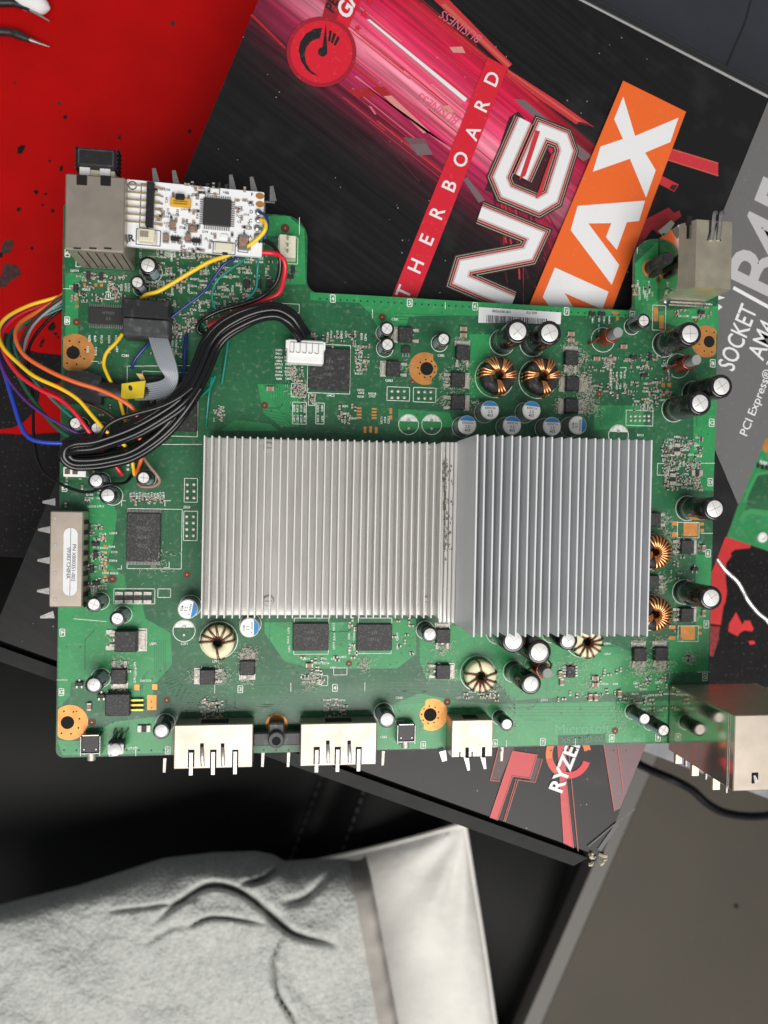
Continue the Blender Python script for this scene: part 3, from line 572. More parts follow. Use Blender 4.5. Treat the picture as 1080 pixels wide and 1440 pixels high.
for l in loops:
    k = len(l); f += [(o + i, o + (i + 1) % k, n + o + (i + 1) % k, n + o + i)[::-1] for i in range(k)]; mi += [1] * k; o += k
sub.add(v, f, mi); sub.build('substrate', [m['mask'], m['edge']], board, ang=0)
for cx_, cy_, w in [(450, 740, .05), (775, 750, .05)]:
    q = P(cx_, cy_); s = MB(); s.box((q[0], q[1], (-T + Z_LID) / 2 + .0003), (.006, .06, -Z_LID - T - .0008), R_(45)); s.box((q[0], q[1], (-T + Z_LID) / 2 + .0003), (.06, .006, -Z_LID - T - .0012), R_(45)); s.build('spring_clamp', m['tin'], board)
E1, E2, E3 = .00004, .00008, .00012
# copper areas under the mask, lighter green
_na = [0]
def area_px(pts): _na[0] += 1; s = MB(); s.sheet(px(pts), E1 + _na[0] * 1e-6); s.build('copper_area', m['pour'], board, ang=0)
for pts in [[(436, 411), (560, 418), (722, 428), (722, 445), (596, 444), (575, 446), (570, 462), (532, 462), (520, 440), (505, 426), (436, 422)],
            [(722, 428), (884, 437), (884, 446), (790, 443), (722, 444)], [(92, 384), (122, 384), (110, 398), (110, 470), (92, 472)], [(893, 370), (925, 340), (925, 438), (1010, 430), (1010, 470), (980, 470), (940, 455), (893, 446)],
            [(370, 304), (405, 304), (428, 322), (430, 400), (400, 400), (398, 332), (372, 332)], [(82, 845), (200, 850), (205, 870), (240, 890), (242, 935), (215, 965), (215, 980), (180, 990), (120, 955), (100, 960), (98, 980), (82, 995)],
            [(80, 1040), (110, 1042), (160, 1015), (240, 1005), (244, 1058), (140, 1062), (88, 1062)], [(530, 1000), (590, 975), (640, 985), (700, 990), (940, 985), (938, 1042), (760, 1048), (530, 1054)],
            [(530, 875), (585, 870), (585, 920), (558, 940), (440, 940), (400, 930), (372, 890), (372, 875)], [(590, 880), (660, 880), (860, 905), (935, 935), (935, 970), (720, 985), (700, 960), (600, 955), (590, 930)],
            [(975, 560), (1008, 552), (1003, 690), (975, 690), (968, 640), (975, 620)], [(978, 780), (1000, 780), (996, 945), (940, 945), (940, 900), (978, 880)], [(835, 570), (905, 570), (905, 600), (835, 605)],
            [(125, 700), (150, 695), (165, 720), (160, 760), (150, 790), (175, 810), (178, 828), (150, 850), (128, 850)], [(362, 540), (405, 540), (420, 560), (420, 600), (395, 600), (370, 580)],
            [(330, 590), (380, 596), (392, 606), (310, 606)], [(560, 575), (632, 580), (640, 600), (560, 606)], [(660, 470), (690, 470), (690, 560), (660, 560)]]:
    area_px(pts)
# traces: bundles of parallel lines that turn by 45 degrees
tr = MB()
def bundle(pts, k, pitch, w=.00022):
    q = np.array([P(*p)[:2] for p in pts])
    for i in range(k):
        L_, _ = stroke([tuple(p) for p in q], 2 * pitch * (i - (k - 1) / 2 + 1e-6)); ribbon(tr, L_, w, E2)
for pts, k, pt in [([(240, 930), (245, 970), (290, 985), (520, 985), (600, 978)], 7, .00085), ([(225, 900), (225, 945), (262, 980), (330, 995)], 6, .0008), ([(530, 965), (700, 968), (730, 1000), (935, 1000)], 4, .0012), ([(300, 480), (360, 480), (395, 520), (395, 560), (425, 600)], 8, .0009),
                   ([(330, 440), (440, 445), (480, 470)], 8, .0008), ([(235, 705), (232, 800), (220, 840)], 6, .0012), ([(265, 690), (262, 830)], 4, .0011), ([(205, 620), (280, 640), (280, 690)], 5, .001), ([(840, 590), (870, 580), (900, 540), (905, 500)], 7, .0009), ([(340, 580), (400, 590), (430, 608)], 5, .0011),
                   ([(175, 460), (195, 490), (260, 500), (300, 540)], 6, .0008), ([(500, 440), (540, 446), (540, 470)], 3, .001), ([(555, 445), (700, 450), (715, 470)], 3, .0012), ([(430, 1000), (330, 995), (300, 1010)], 5, .0009), ([(930, 700), (940, 760), (935, 830)], 4, .0012), ([(840, 905), (880, 915), (880, 950)], 4, .0009), ([(390, 870), (480, 900), (500, 870)], 6, .0009),
                   ([(100, 590), (130, 620), (180, 640), (180, 690)], 6, .0008), ([(305, 560), (345, 600)], 7, .0009), ([(870, 560), (868, 580), (850, 598)], 7, .0008)]:
    bundle(pts, k, pt)
for k in range(130):
    x, y = random.uniform(95, 990), random.choice([random.uniform(440, 605), random.uniform(880, 1050)])
    if x > 890 and y < 500: continue
    d1 = random.choice([0, 90, 180, 270]); ln = random.uniform(10, 45); x1, y1 = x + ln * math.cos(R_(d1)), y + ln * math.sin(R_(d1)); d2 = d1 + random.choice([45, -45]); l2 = random.uniform(6, 22)
    q = px([(x, y), (x1, y1), (x1 + l2 * math.cos(R_(d2)), y1 + l2 * math.sin(R_(d2)))])
    if all(XL + .002 < p[0] < XR - .002 and YB + .002 < p[1] < YT - .002 for p in q): ribbon(tr, q, random.choice([.00018, .00025, .0004]), E2)
tag(tr.build('copper_trace', m['trace'], board, ang=0), kind='stuff')
vi = MB()
for k in range(420):
    x, y = random.uniform(90, 995), random.uniform(310, 1055); p = P(x, y)
    if 285 < x < 910 and 610 < y < 890 or not (XL + .002 < p[0] < XR - .002) or not (YB + .002 < p[1] < YT - .003): continue
    vi.sheet(circ(p, .00028, 7), E3)
for x0, x1, y in [(90, 880, 1055), (450, 880, 0), ]:
    for k in range(46):
        x = x0 + (x1 - x0) * k / 45; p = P(x, y) if y else (P(x, 424)[0], YT - .0022); vi.sheet(circ(p, .0004, 7), E3)
tag(vi.build('via', mat('tented_via', (.006, .045, .02), .5), board, ang=0), kind='stuff')
# big copper rings with stitching holes
def ring_part(pts, hole, hr, dots):
    s = MB(); s.sheet(pts, E3); o = s.build('mounting_pad', m['gold'], board, ang=0); d = MB()
    d.sheet(circ(hole, hr * 1.04, 20), E3 + .00004)
    for p in dots: d.sheet(circ(p, .00035, 8), E3 + .00004)
    d.build('drilled_hole', m['dark'], o, ang=0)
def dots(c, r, k=8): return [(c[0] + r * math.cos(2 * math.pi * i / k + .3), c[1] + r * math.sin(2 * math.pi * i / k + .3)) for i in range(k)]
for (x, y), r, side in [((103, 496), .0072, -1), ((95, 1016), .0068, -1), ((997, 480.5), .0068, 1)]:
    c = P(x, y)[:2]; xe = XL + .0006 if side < 0 else XR - .0006
    pts = [(max(p[0], xe) if side < 0 else min(p[0], xe), p[1]) for p in circ(c + (np.array([.0008, 0]) if side < 0 else np.array([-.0014, 0])), r, 40)]
    ring_part(pts, c, .0024, [d for d in dots(c, .0046) if (d[0] > xe + .0005 if side < 0 else d[0] < xe - .0005)])
for (x, y), sgn in [((600, 518.5), -1), ((605, 1005), 1)]:
    c = P(x, y)[:2]; cc = c + np.array([sgn * .0007, 0])
    pts = [p for p in circ(cc, .0066, 44, R_(60) if sgn < 0 else R_(-120), R_(300) if sgn < 0 else R_(120))] + circ(c, .0044, 20, R_(-60) if sgn < 0 else R_(120), R_(60) if sgn < 0 else R_(240))
    ring_part(pts, c, .0026, dots(c, .0036, 9))
def pads(name, lst, mm='gold', z=E3):
    for x, y, w, h in lst: s = MB(); s.sheet(px([(x - w / 2, y - h / 2), (x + w / 2, y - h / 2), (x + w / 2, y + h / 2), (x - w / 2, y + h / 2)]), z); s.build(name, m[mm], board, ang=0)
pads('copper_pad', [(971, 744, 20, 20), (949, 736, 9, 6), (949, 752, 9, 7), (987, 737, 5, 4), (987, 746, 5, 5), (967, 890, 20, 20), (945, 882, 9, 5), (945, 897, 9, 5), (984, 882, 5, 4), (984, 890.5, 5, 4), (922, 442.5, 6, 19), (930, 453, 6, 19),
                    (213.6, 987.8, 13, 21), (192.5, 966.5, 7, 8), (217.7, 966, 7, 8), (549.5, 578, 4, 8), (549.5, 587, 4, 6), (513.3, 604.5, 4, 9), (521, 604, 4, 9), (529, 605, 4, 9), (505, 574, 7, 2.5), (505, 578.5, 7, 2.5), (505, 583, 7, 2.5), (505, 587.5, 7, 2.5), (526, 575, 7, 2.5), (526, 579.5, 7, 2.5), (526, 584, 7, 2.5), (526, 588, 7, 2.5),
                    (932.5, 541.5, 5, 6), (941, 541.5, 5, 6), (932.5, 554, 5, 6), (941, 554, 5, 6), (865, 440, 10, 4), (868, 448, 4, 5)])
for x, y, r in [(537.5, 446, 5), (580, 537, 3), (372, 570, 5), (372 - .5, 570, 0), (842, 554, 4.5), (401, 321, 6), (158, 814, 6), (263, 808, 5), (234.6, 984.5, 4.5), (490.6, 933, 4.5), (628.8, 987, 5), (864.7, 1027.5, 5), (129.6, 1015.4, 5), (978, 450, 4), (927, 394, 5), (107.7, 453, 5)]:
    if r:
        s = MB(); p = P(x, y); s.sheet(circ(p, r * .00029, 18), E3); o = s.build('test_point', mat('tarnished_ring', (.10, .03, .018), .5) if 'tarn' not in m else m['tarn'], board, ang=0); m['tarn'] = o.data.materials[0]
        s = MB(); s.lathe([(.0005, 0), (.0003, .0003)], 8, (p[0], p[1], E3)); s.build('solder_dot', m['gold'], o)
# pin-hole headers: rows of tinned holes
hd = MB()
for x0, y0, nx, ny, dx, dy in [(551, 550, 3, 2, 8.7, 9), (588.5, 551, 3, 2, 8.6, 9), (263.5, 681, 2, 3, 9.4, 9.4), (262.7, 726, 2, 4, 9.4, 9), (886.8, 585, 5, 2, 6.3, 6), (858.6, 520, 1, 9, 1, 4), (180, 640, 1, 4, 1, 6.5), (265, 460, 2, 1, 7, 1)]:
    for i in range(nx):
        for j in range(ny): p = P(x0 + i * dx, y0 + j * dy); hd.lathe([(.00075, 0), (.0006, .0003), (.0003, .0004)], 9, (p[0], p[1], E3))
tag(hd.build('solder_hole', m['tindull'], board), kind='stuff')

# ---- silkscreen: outlines, references, grid letters
sk = MB(); ZS = .00016
def sl_line(pts, w=.00022): ribbon(sk, px(pts), w, ZS)
def sl_circ(c, r, w=.0002, a0=0, a1=2 * math.pi): ribbon(sk, [(c[0] + r * math.cos(t), c[1] + r * math.sin(t)) for t in np.linspace(a0, a1, 33)], w, ZS)
def sl_rect(x0, y0, x1, y1, w=.00022):
    a = np.array(P(x0, y1)[:2]); b = np.array(P(x1, y0)[:2])
    for q in ([(a[0], a[1]), (b[0], a[1])], [(b[0], a[1]), (b[0], b[1])], [(b[0], b[1]), (a[0], b[1])], [(a[0], b[1]), (a[0], a[1])]): ribbon(sk, q, w, ZS)
for ch, x, y in [('4', 468, 420), ('5', 576, 426), ('6', 668, 431), ('7', 796.5, 438), ('8', 889, 443), ('1', 152, 416), ('B', 94.5, 451), ('D', 91, 686), ('F', 87.8, 889.5), ('G', 86.5, 973), ('1', 157, 1058), ('2', 236, 1055), ('3', 338, 969), ('4', 471, 967), ('5', 595, 1047.5), ('6', 696, 1045), ('7', 763, 1043), ('8', 860, 1038), ('9', 925, 1037), ('B', 1002, 511), ('C', 1000.5, 594.5), ('D', 998.5, 678), ('E', 995.5, 778), ('F', 993, 878), ('G', 991, 952), ('A', 95, 356), ('E', 132, 830)]:
    p = P(x, y); put_text(sk, ch, p[:2], .0022, 0, ZS, 0, .03, 1, 'c'); sl_rect(x - 3.4, y - 5, x + 3.4, y + 5, .0003)
for pts in [[(626, 425), (626, 435)], [(523.6, 435), (523.6, 448)], [(842, 456), (842, 468)], [(89, 406), (104, 406.5)], [(128, 508), (147, 509)], [(179, 515), (290, 514)], [(179, 515), (179, 590)], [(218, 625), (284, 625)], [(80, 956), (96, 956)], [(409, 960), (409, 973)], [(513, 959), (513, 972)], [(302, 963), (302, 975)], [(191, 1049), (191, 1063)], [(712, 1040), (712, 1050)], [(809, 1038), (809, 1049)], [(979, 651.5), (1005, 651.5)], [(985, 750), (1002, 750)], [(980, 945), (998, 945)], [(896, 348), (896, 357)], [(421, 306), (421, 330)], [(104, 870), (150, 874)], [(150, 836), (150, 845)], [(121, 739), (141, 738)]]: sl_line(pts)
for x0, y0, x1, y1 in [(544, 545, 576, 563), (581, 546, 613, 565), (259, 673, 278, 706), (258, 719, 278, 760), (880, 578, 918, 598), (160, 828, 218, 849), (222, 828, 240, 840), (917, 430, 936, 464), (952, 735, 983, 756), (953, 880, 982, 902), (409.5, 540, 430, 558), (433.8, 554, 443, 570), (411, 566, 431, 596), (444, 567, 456, 596), (340, 428, 421, 436), (469, 939, 488, 949), (452, 950, 461, 964), (413, 869, 462.5, 920), (503, 869, 551, 919), (255, 715, 180, 800), (432, 486, 493, 552), (180, 592, 218, 606), (924, 652, 940, 668), (345, 338, 362, 365), (391, 335, 419, 370), (199, 525, 279, 612)]: sl_rect(x0, y0, x1, y1)
for pts in [[(171, 712), (171, 704), (177, 704)], [(232, 712), (232, 704), (240, 704)], [(171, 795), (171, 800), (165, 800)], [(238, 790), (238, 798), (230, 798)], [(107, 350), (107, 375), (125, 375)], [(847, 517), (851, 517)], [(872, 517), (880, 517), (880, 522)], [(880, 545), (880, 553), (874, 553)], [(253, 466), (243, 466), (243, 458)]]: sl_line(pts)
# empty capacitor outlines with half-filled circles
for x, y, r in [(574.5, 597, 14), (607, 597, 14), (259, 887, 14.5), (869.5, 612, 15)]:
    c = P(x, y); R0 = r * .000292; sl_circ(c, R0, .00028); a = [(c[0] + R0 * math.cos(t), c[1] + R0 * math.sin(t)) for t in np.linspace(R_(18), R_(162), 14)]; sk.sheet(a, ZS)
    for dy in (-.0016, .0017): hd2 = MB(); hd2.lathe([(.0007, 0), (.0005, .0003)], 10, (c[0], c[1] + dy, ZS + .00002)); hd2.build('solder_hole', m['tindull'], board)
# Component references, scattered where the photograph shows rows of them
refs = []
def ref_rows(x0, y0, x1, y1, kx, ky, rot=0, size=.0011, jit=1.0, p=.85):
    for i in range(kx):
        for j in range(ky):
            if random.random() > p: continue
            x = x0 + (x1 - x0) * (i + .5) / kx + random.uniform(-jit, jit); y = y0 + (y1 - y0) * (j + .5) / ky + random.uniform(-jit, jit)
            put_text(sk, random.choice('RCRCQDUL') + random.choice('1234567') + random.choice('ABCDEFGT') + str(random.randint(1, 19)), P(x, y)[:2], size, R_(rot), ZS, 0, .02, 1, 'c')
ref_rows(385, 490, 413, 535, 2, 9, jit=.3, p=1); ref_rows(497, 485, 512, 528, 1, 9, jit=.3, p=1); ref_rows(492, 462, 518, 486, 4, 1, 90); ref_rows(450, 462, 490, 480, 6, 1, 90); ref_rows(411, 567, 431, 596, 4, 2, 90, jit=.2, p=1); ref_rows(444, 567, 456, 596, 2, 2, 90, jit=.2, p=1)
ref_rows(180, 592, 250, 606, 0, 0); ref_rows(205, 350, 370, 440, 11, 11, jit=3, p=.62); ref_rows(190, 345, 380, 440, 16, 4, 90, jit=3, p=.7); ref_rows(100, 378, 175, 425, 6, 6, jit=3, p=.4); ref_rows(150, 395, 185, 415, 6, 1, 90); ref_rows(120, 470, 170, 500, 5, 2, 90, jit=2, p=.7); ref_rows(300, 570, 322, 592, 1, 4, jit=.4)
ref_rows(182, 693, 232, 702, 12, 1, 90, .0011, .1, 1); ref_rows(215, 478, 250, 500, 7, 2, 90, .001, .3, 1); ref_rows(880, 500, 940, 570, 5, 6, jit=3, p=.5); ref_rows(930, 610, 985, 690, 6, 12, jit=2, p=.6); ref_rows(940, 615, 985, 690, 8, 3, 90, jit=2, p=.6); ref_rows(865, 520, 880, 550, 3, 2, 90)
ref_rows(830, 440, 860, 460, 4, 1, 90); ref_rows(400, 880, 412, 920, 1, 3, 90); ref_rows(465, 876, 475, 915, 1, 3, 90); ref_rows(553, 876, 565, 915, 1, 3, 90); ref_rows(488, 870, 502, 920, 2, 3, 90); ref_rows(410, 922, 490, 940, 6, 3, jit=2, p=.5); ref_rows(425, 945, 455, 962, 3, 3, jit=1.5, p=.7)
ref_rows(280, 985, 315, 1003, 3, 3, jit=1, p=.8); ref_rows(455, 980, 485, 1003, 3, 3, jit=1, p=.8); ref_rows(140, 745, 165, 830, 2, 9, jit=2, p=.7); ref_rows(120, 690, 150, 715, 2, 3, jit=2); ref_rows(845, 895, 875, 970, 2, 5, jit=3, p=.5); ref_rows(890, 955, 940, 1000, 5, 5, jit=3, p=.45); ref_rows(180, 930, 200, 960, 1, 3, 90)
ref_rows(640, 970, 700, 985, 4, 2, jit=2, p=.6); ref_rows(500, 545, 530, 560, 2, 3, jit=1, p=.7); ref_rows(480, 568, 500, 592, 2, 4, jit=1.5, p=.7); ref_rows(535, 575, 548, 605, 3, 1, 90); ref_rows(895, 395, 915, 420, 3, 3, 90, jit=2, p=.7); ref_rows(950, 425, 1000, 450, 5, 3, jit=2, p=.6); ref_rows(900, 570, 918, 577, 4, 1, 90); ref_rows(235, 335, 380, 370, 8, 2, 90, jit=3, p=.5)
for b_, x, y in [('U4C2', 465, 556), ('C5B1', 555, 449), ('L7F1', 303, 930), ('LB1', 675, 922), ('J2G2', 263, 713), ('U2F1', 215, 905), ('R1B2', 126, 544), ('SW3G1', 561, 1014), ('SW1G4', 205, 957), ('C2F1', 259, 905), ('FT1U2', 640, 1006), ('UT16T', 187, 1052), ('C560', 561, 981), ('C563', 539, 1036), ('C582', 620, 500), ('C7G1', 765, 984), ('J1B2', 252, 469), ('Q3B3', 547, 535), ('C1B1', 143, 510), ('C2B1', 176, 500), ('R7C1', 900, 612), ('U4C3', 668, 566)]:
    put_text(sk, b_, P(x, y)[:2], .0013, 0, ZS, 0, .02, 1, 'c')
# labels of the caps' rings
tag(sk.build('silkscreen', m['silk'], board, ang=0), kind='stuff')
em = MB(); put_text(em, 'Microsoft', P(779, 1032)[:2], .0060, R_(1), ZS, 0, 0.0, 1.05, 'l', 0.0); em.build('etched_lettering', mat('bare_laminate_green', (.12, .36, .2), .4), board, ang=0)
em = MB(); q = P(786, 1034); em.sheet(px([(785, 1034), (852, 1032), (852, 1045), (785, 1047)]), E2); em.build('etched_panel', m['mask'], board, ang=0)
em = MB(); put_text(em, 'X821390-001', P(788, 1045)[:2], .0037, R_(1), ZS, 0, .02, 1.0); em.build('etched_lettering', mat('etched_grey_green', (.10, .22, .14), .5), board, ang=0)

# ---- chips
def chip(pts, h, mm, side_pins=None, name='chip', npins=24, z0=.0004, lines=(), text_size=.0016, parent=board):
    a, b = P(*pts[0], h), P(*pts[1], h); c = (a + b) / 2; w, d = abs(b[0] - a[0]), abs(a[1] - b[1])
    s = MB(); s.box((0, 0, (h - z0) / 2 + z0), (w, d, h - z0), b=.00025); o = s.build(name, m[mm], parent, (c[0], c[1], 0))
    if side_pins:
        for sd in side_pins:
            g = MB(); k = npins
            for i in range(k):
                if sd in 'tb':
                    x = -w / 2 + w * (i + .5) / k; sg = 1 if sd == 't' else -1; g.box((x, sg * (d / 2 + .00045), .00045), (w / k * .5, .0010, .0003)); g.box((x, sg * (d / 2 + .00105), .00018), (w / k * .5, .0006, .00025))
                else:
                    y = -d / 2 + d * (i + .5) / k; sg = 1 if sd == 'r' else -1; g.box((sg * (w / 2 + .00045), y, .00045), (.0010, d / k * .5, .0003)); g.box((sg * (w / 2 + .00105), y, .00018), (.0006, d / k * .5, .00025))
            tag(g.build('lead_row', m['tin'], o), kind='stuff')
    if lines:
        g = MB()
        for i, t in enumerate(lines): put_text(g, t, (0, d * .18 - i * text_size * 1.5), text_size, 0, h + .00003, 0, 0, 1, 'c')
        g.build('marking', m['mark'], o, ang=0)
    return o
chip([(178.4, 721), (224.9, 790)], .0014, 'chipdusty', 'tb', npins=24, lines=('SMSC', '4042', 'E02'), text_size=.0022)
chip([(434.7, 488), (491.8, 550)], .0016, 'chip', lines=('XFA', '0936', '001'), text_size=.0017)
sb = chip([(198, 528), (277, 607)], .0020, 'chip')
sm = MB()
for i in range(7): put_text(sm, ''.join(random.choice('0123456789X') for _ in range(6)), (-.0065 + i * .0008, .0000 + (i % 3) * .0006), .0011, R_(90), .00204, 0, .01, 1, 'l')
put_text(sm, 'XG', (.0005, .0005), .0042, R_(90), .00204, 0, .04, 1, 'l')
sm.lathe([(.0012, 0), (.0012, .00002)], 18, (-.0008, .0075, .00203)); sm.build('marking', m['silk'], sb, ang=0)
chip([(124.5, 431), (180, 457.5)], .0013, 'chipclean', 'tb', npins=22, lines=('HYNIX', 'K9'), text_size=.0015)
chip([(412, 876.5), (462, 915)], .0013, 'chipdusty', lines=('136', 'BF15'), text_size=.0018); chip([(502, 877.7), (551, 915)], .0013, 'chipdusty', lines=('136', 'BF15'), text_size=.0018)
chip([(797.5, 937), (809.5, 953)], .0016, 'chip', 'lr', npins=4); chip([(340, 375), (372, 375.1)], .0001, 'chip') if 0 else None
for x in (347, 363, 379): chip([(x - 4.2, 392), (x + 4.2, 405)], .0013, 'chip', 'tb', npins=1)
chip([(565, 486), (577, 497)], .0012, 'chip', 'b', npins=3)
# ---- power transistors: moulded body, metal tab, leads
def dpak(sz, tall=.0023, tabw=.85):
    s = MB(); s.box((0, 0, .0002 + tall / 2), (sz, sz, tall), b=.00025, top=.95); body_ = s.mesh('transistor', [m['chip']])
    t = MB(); t.box((-sz * .62, 0, .00035), (sz * .36, sz * tabw, .0006), b=.0001); t.box((-sz * .66, 0, .00012), (sz * .40, sz * 1.05, .0002)); tab = t.mesh('metal_tab', [m['tindull']])
    ls = []
    for y in (-sz * .36, sz * .36):
        l = MB(); l.box((sz * .58, y, .0007), (sz * .2, sz * .13, .0004)); l.box((sz * .78, y, .0003), (sz * .34, sz * .22, .0005), b=.0001); ls.append(l.mesh('lead', [m['tindull']]))
    l = MB(); l.box((sz * .55, 0, .0008), (sz * .13, sz * .13, .0005)); ls.append(l.mesh('lead', [m['tin']])); return body_, tab, ls
dk = dpak(.0060); dk2 = dpak(.0085, .0042)
fuzz_at = []
for x, y, rz, kind, fz in [(570.4, 470, 0, 0, 0), (553.3, 518, 0, 0, .2), (651.5, 495.5, -90, 0, .3), (644.4, 533.8, 180, 0, .5), (644.4, 565.5, 180, 0, .4), (804.4, 503, -90, 0, 1), (805.5, 539.5, 0, 0, 1.2), (804, 570.7, 0, 0, 1.2), (920.4, 731, 0, 0, .5), (917.8, 818.9, 0, 0, .6), (967, 769.3, 180, 0, .4), (966.7, 864.9, 180, 0, .3),
                           (900.6, 920.6, -90, 0, 1.1), (930.4, 919.8, -90, 0, 1.1), (623.3, 894.5, -90, 0, .6), (623.3, 945, 180, 0, .6), (291.3, 952.3, 0, 0, .8), (347.6, 939.5, 90, 0, 1.2), (177.8, 901, 180, 1, .3), (166.7, 951.6, 90, 0, .5)]:
    d = dk2 if kind else dk; p = P(x, y, .0022); o = inst('transistor', d[0], board, (p[0], p[1], 0), R_(rz)); inst('metal_tab', d[1], o)
    for l in d[2]: inst('lead', l, o)
    if kind:
        for yy in (-.0019, .0019): l = MB(); l.box((.0050, yy, .0005), (.003, .0009, .0006)); l.build('lead', m['tindull'], o)
    if fz: fuzz_at.append((p[0] + .0048 * math.cos(R_(rz)), p[1] + .0048 * math.sin(R_(rz)), fz)); fuzz_at.append((p[0] - .0045 * math.cos(R_(rz)), p[1] - .0045 * math.sin(R_(rz)), fz * .5))
# crystal-like block with yellow pins
p = P(165.6, 991, .003); s = MB(); s.box((0, 0, .0019), (.0092, .0086, .0034), b=.0004); o = s.build('transistor', m['chipdusty'], board, (p[0], p[1], 0))
for i in range(3): l = MB(); l.box((.0065, -.0026 + i * .0019, .0012), (.0055, .0007, .0006)); l.build('lead', mat('yellow_lead', (.66, .45, .08), .35, metal=.6) if i == 0 else bpy.data.materials['yellow_lead'], o)

# ---- electrolytic capacitors (placed by their tops)
capc = {}
def cap(x, y, r, h, kind='big', rz=0.0):
    k = (round(r, 5), round(h, 5), kind)
    if k not in capc:
        s = MB(); bv = r * .14
        s.lathe([(r * .97, 0), (r, .0004), (r, h * .055), (r * .955, h * .075), (r * .955, h * .10), (r, h * .12), (r, h - bv), (r - bv * .35, h - bv * .25), (r - bv, h), (r * .72, h), (r * .71, h - .0003)], 28, mi=0)
        sl_ = s.mesh('capacitor', [m['sleeve']], 50)
        t = MB(); rt = r * (.70 if kind == 'big' else .74); t.lathe([(rt, h - .0004), (rt, h - .00015), (rt * .9, h)], 26); top = t.mesh('vent_top', [m['can']])
        g = MB(); 
        for a in (35, 125): g.box((0, 0, h + .00003), (rt * 1.6, .00022, .00006), R_(a))
        gm = g.mesh('vent_score', [m['score']], 0)
        st_ = MB(); mm = m['sleevebrown'] if kind == 'big' else m['stripe']
        a = np.linspace(R_(-22), R_(22), 9) if kind == 'big' else np.linspace(R_(-28), R_(28), 9); vv = []; rr = r + .00004
        if kind == 'big': vv = [(rr * math.cos(t_), rr * math.sin(t_), h * .86) for t_ in a] + [(rr * math.cos(t_), rr * math.sin(t_), h - bv) for t_ in a] + [(r * .76 * math.cos(t_), r * .76 * math.sin(t_), h + .00004) for t_ in a]
        else: vv = [(rr * math.cos(t_), rr * math.sin(t_), h * .14) for t_ in a] + [(rr * math.cos(t_), rr * math.sin(t_), h - bv) for t_ in a] + [((r - bv) * math.cos(t_), (r - bv) * math.sin(t_), h + .00004) for t_ in a]
        n_ = len(a); st_.add(vv, [(j * n_ + i, j * n_ + i + 1, (j + 1) * n_ + i + 1, (j + 1) * n_ + i) for j in range(2) for i in range(n_ - 1)]); stm = st_.mesh('sleeve_stripe', [mm])
        capc[k] = (sl_, top, stm, gm)
    sl_, top, stm, gm = capc[k]; p = P(x, y, h)
    o = inst('capacitor', sl_, board, (p[0], p[1], 0), rz); inst('vent_top', top, o); inst('sleeve_stripe', stm, o); inst('vent_score', gm, o)
    rg = MB(); q = (p[0], p[1]); ribbon(rg, [(q[0] + (r + .0005) * math.cos(t), q[1] + (r + .0005) * math.sin(t)) for t in np.linspace(0, 2 * math.pi, 33)], .00022, ZS); rg.build('silkscreen_ring', m['silk'], board, ang=0)
    return p
for x, y, rz in [(728.2, 465.6, 100), (773.3, 468, 80), (971, 469.3, 60), (1015, 543, 0), (985, 567, 0), (1005.5, 715.5, -10), (1000.5, 841, 0), (722.3, 901, 0), (758.8, 917, 95)]: cap(x, y, .0048, .0212, 'big', R_(rz))
cap(747, 962, .0041, .0225, 'big', R_(30)); cap(799.4, 901, .0038, .019, 'big')
for x, y, r, h, rz in [(208, 373, .0034, .0090, -50), (193, 397, .0026, .0085, -50), (106, 595, .0026, .0080, -60), (136, 602, .0026, .0080, -30), (135, 676, .0030, .0085, 20), (151.5, 696.7, .0032, .0090, 60), (201.8, 671.8, .0028, .0085, -40), (132, 850, .0029, .0105, 30), (165, 870, .0029, .0105, 30), (131.8, 963, .0032, .0115, 40), (226.7, 1027.8, .0032, .0105, 120),
                       (544.4, 462, .0029, .0085, 200), (545, 484.4, .0029, .0085, 200), (624, 476.7, .0029, .0085, 200), (905.5, 450.8, .0029, .0110, 150), (604.6, 892, .0032, .0105, 200), (544.4, 1011.8, .0034, .0105, 160), (712.9, 1018.5, .0027, .0105, 200), (906.8, 1011, .0028, .0115, 200), (933.5, 1027, .0029, .0115, 200)]: cap(x, y, r, h, 'small', R_(rz))
# polymer capacitors: bare can, blue segment and lettering on top
pr_, ph = .0038, .0092
s = MB(); s.lathe([(pr_ * .95, 0), (pr_ * .95, .0012), (pr_, .0016), (pr_, ph - .0004), (pr_ - .0004, ph)], 28); pc_can = s.mesh('capacitor', [m['canside'], m['can']])
for pg in pc_can.polygons:
    if pg.center.z > ph - .0003: pg.material_index = 1
s = MB(); tt = np.linspace(R_(28), R_(152), 14); s.sheet([((pr_ - .0003) * math.cos(t), (pr_ - .0003) * math.sin(t)) for t in tt], ph + .00004); pc_blue = s.mesh('polarity_mark', [m['blue']], 0)
s = MB()
for i, (t_, z_) in enumerate([('820SC16', .0012), ('2.5', .0016), ('403', .0016)]): put_text(s, t_, (0, .0009 - i * .0015), z_, 0, ph + .00005, 0, .005, 1, 'c')
pc_txt = s.mesh('marking', [m['ink']], 0)
for x, y, rz in [(689.3, 576.7, 0), (747.8, 577, -5), (657.3, 597.5, 0), (720.4, 598, -3), (776.7, 599.5, 0), (812.9, 597.8, -90), (263.9, 856.6, -100), (350.8, 882.8, -90)]:
    p = P(x, y, ph); o = inst('capacitor', pc_can, board, (p[0], p[1], 0), R_(rz)); inst('polarity_mark', pc_blue, o); inst('marking', pc_txt, o)
    rg = MB(); ribbon(rg, [(p[0] + .0042 * math.cos(t), p[1] + .0042 * math.sin(t)) for t in np.linspace(0, 2 * math.pi, 33)], .00022, ZS); rg.build('silkscreen_ring', m['silk'], board, ang=0)

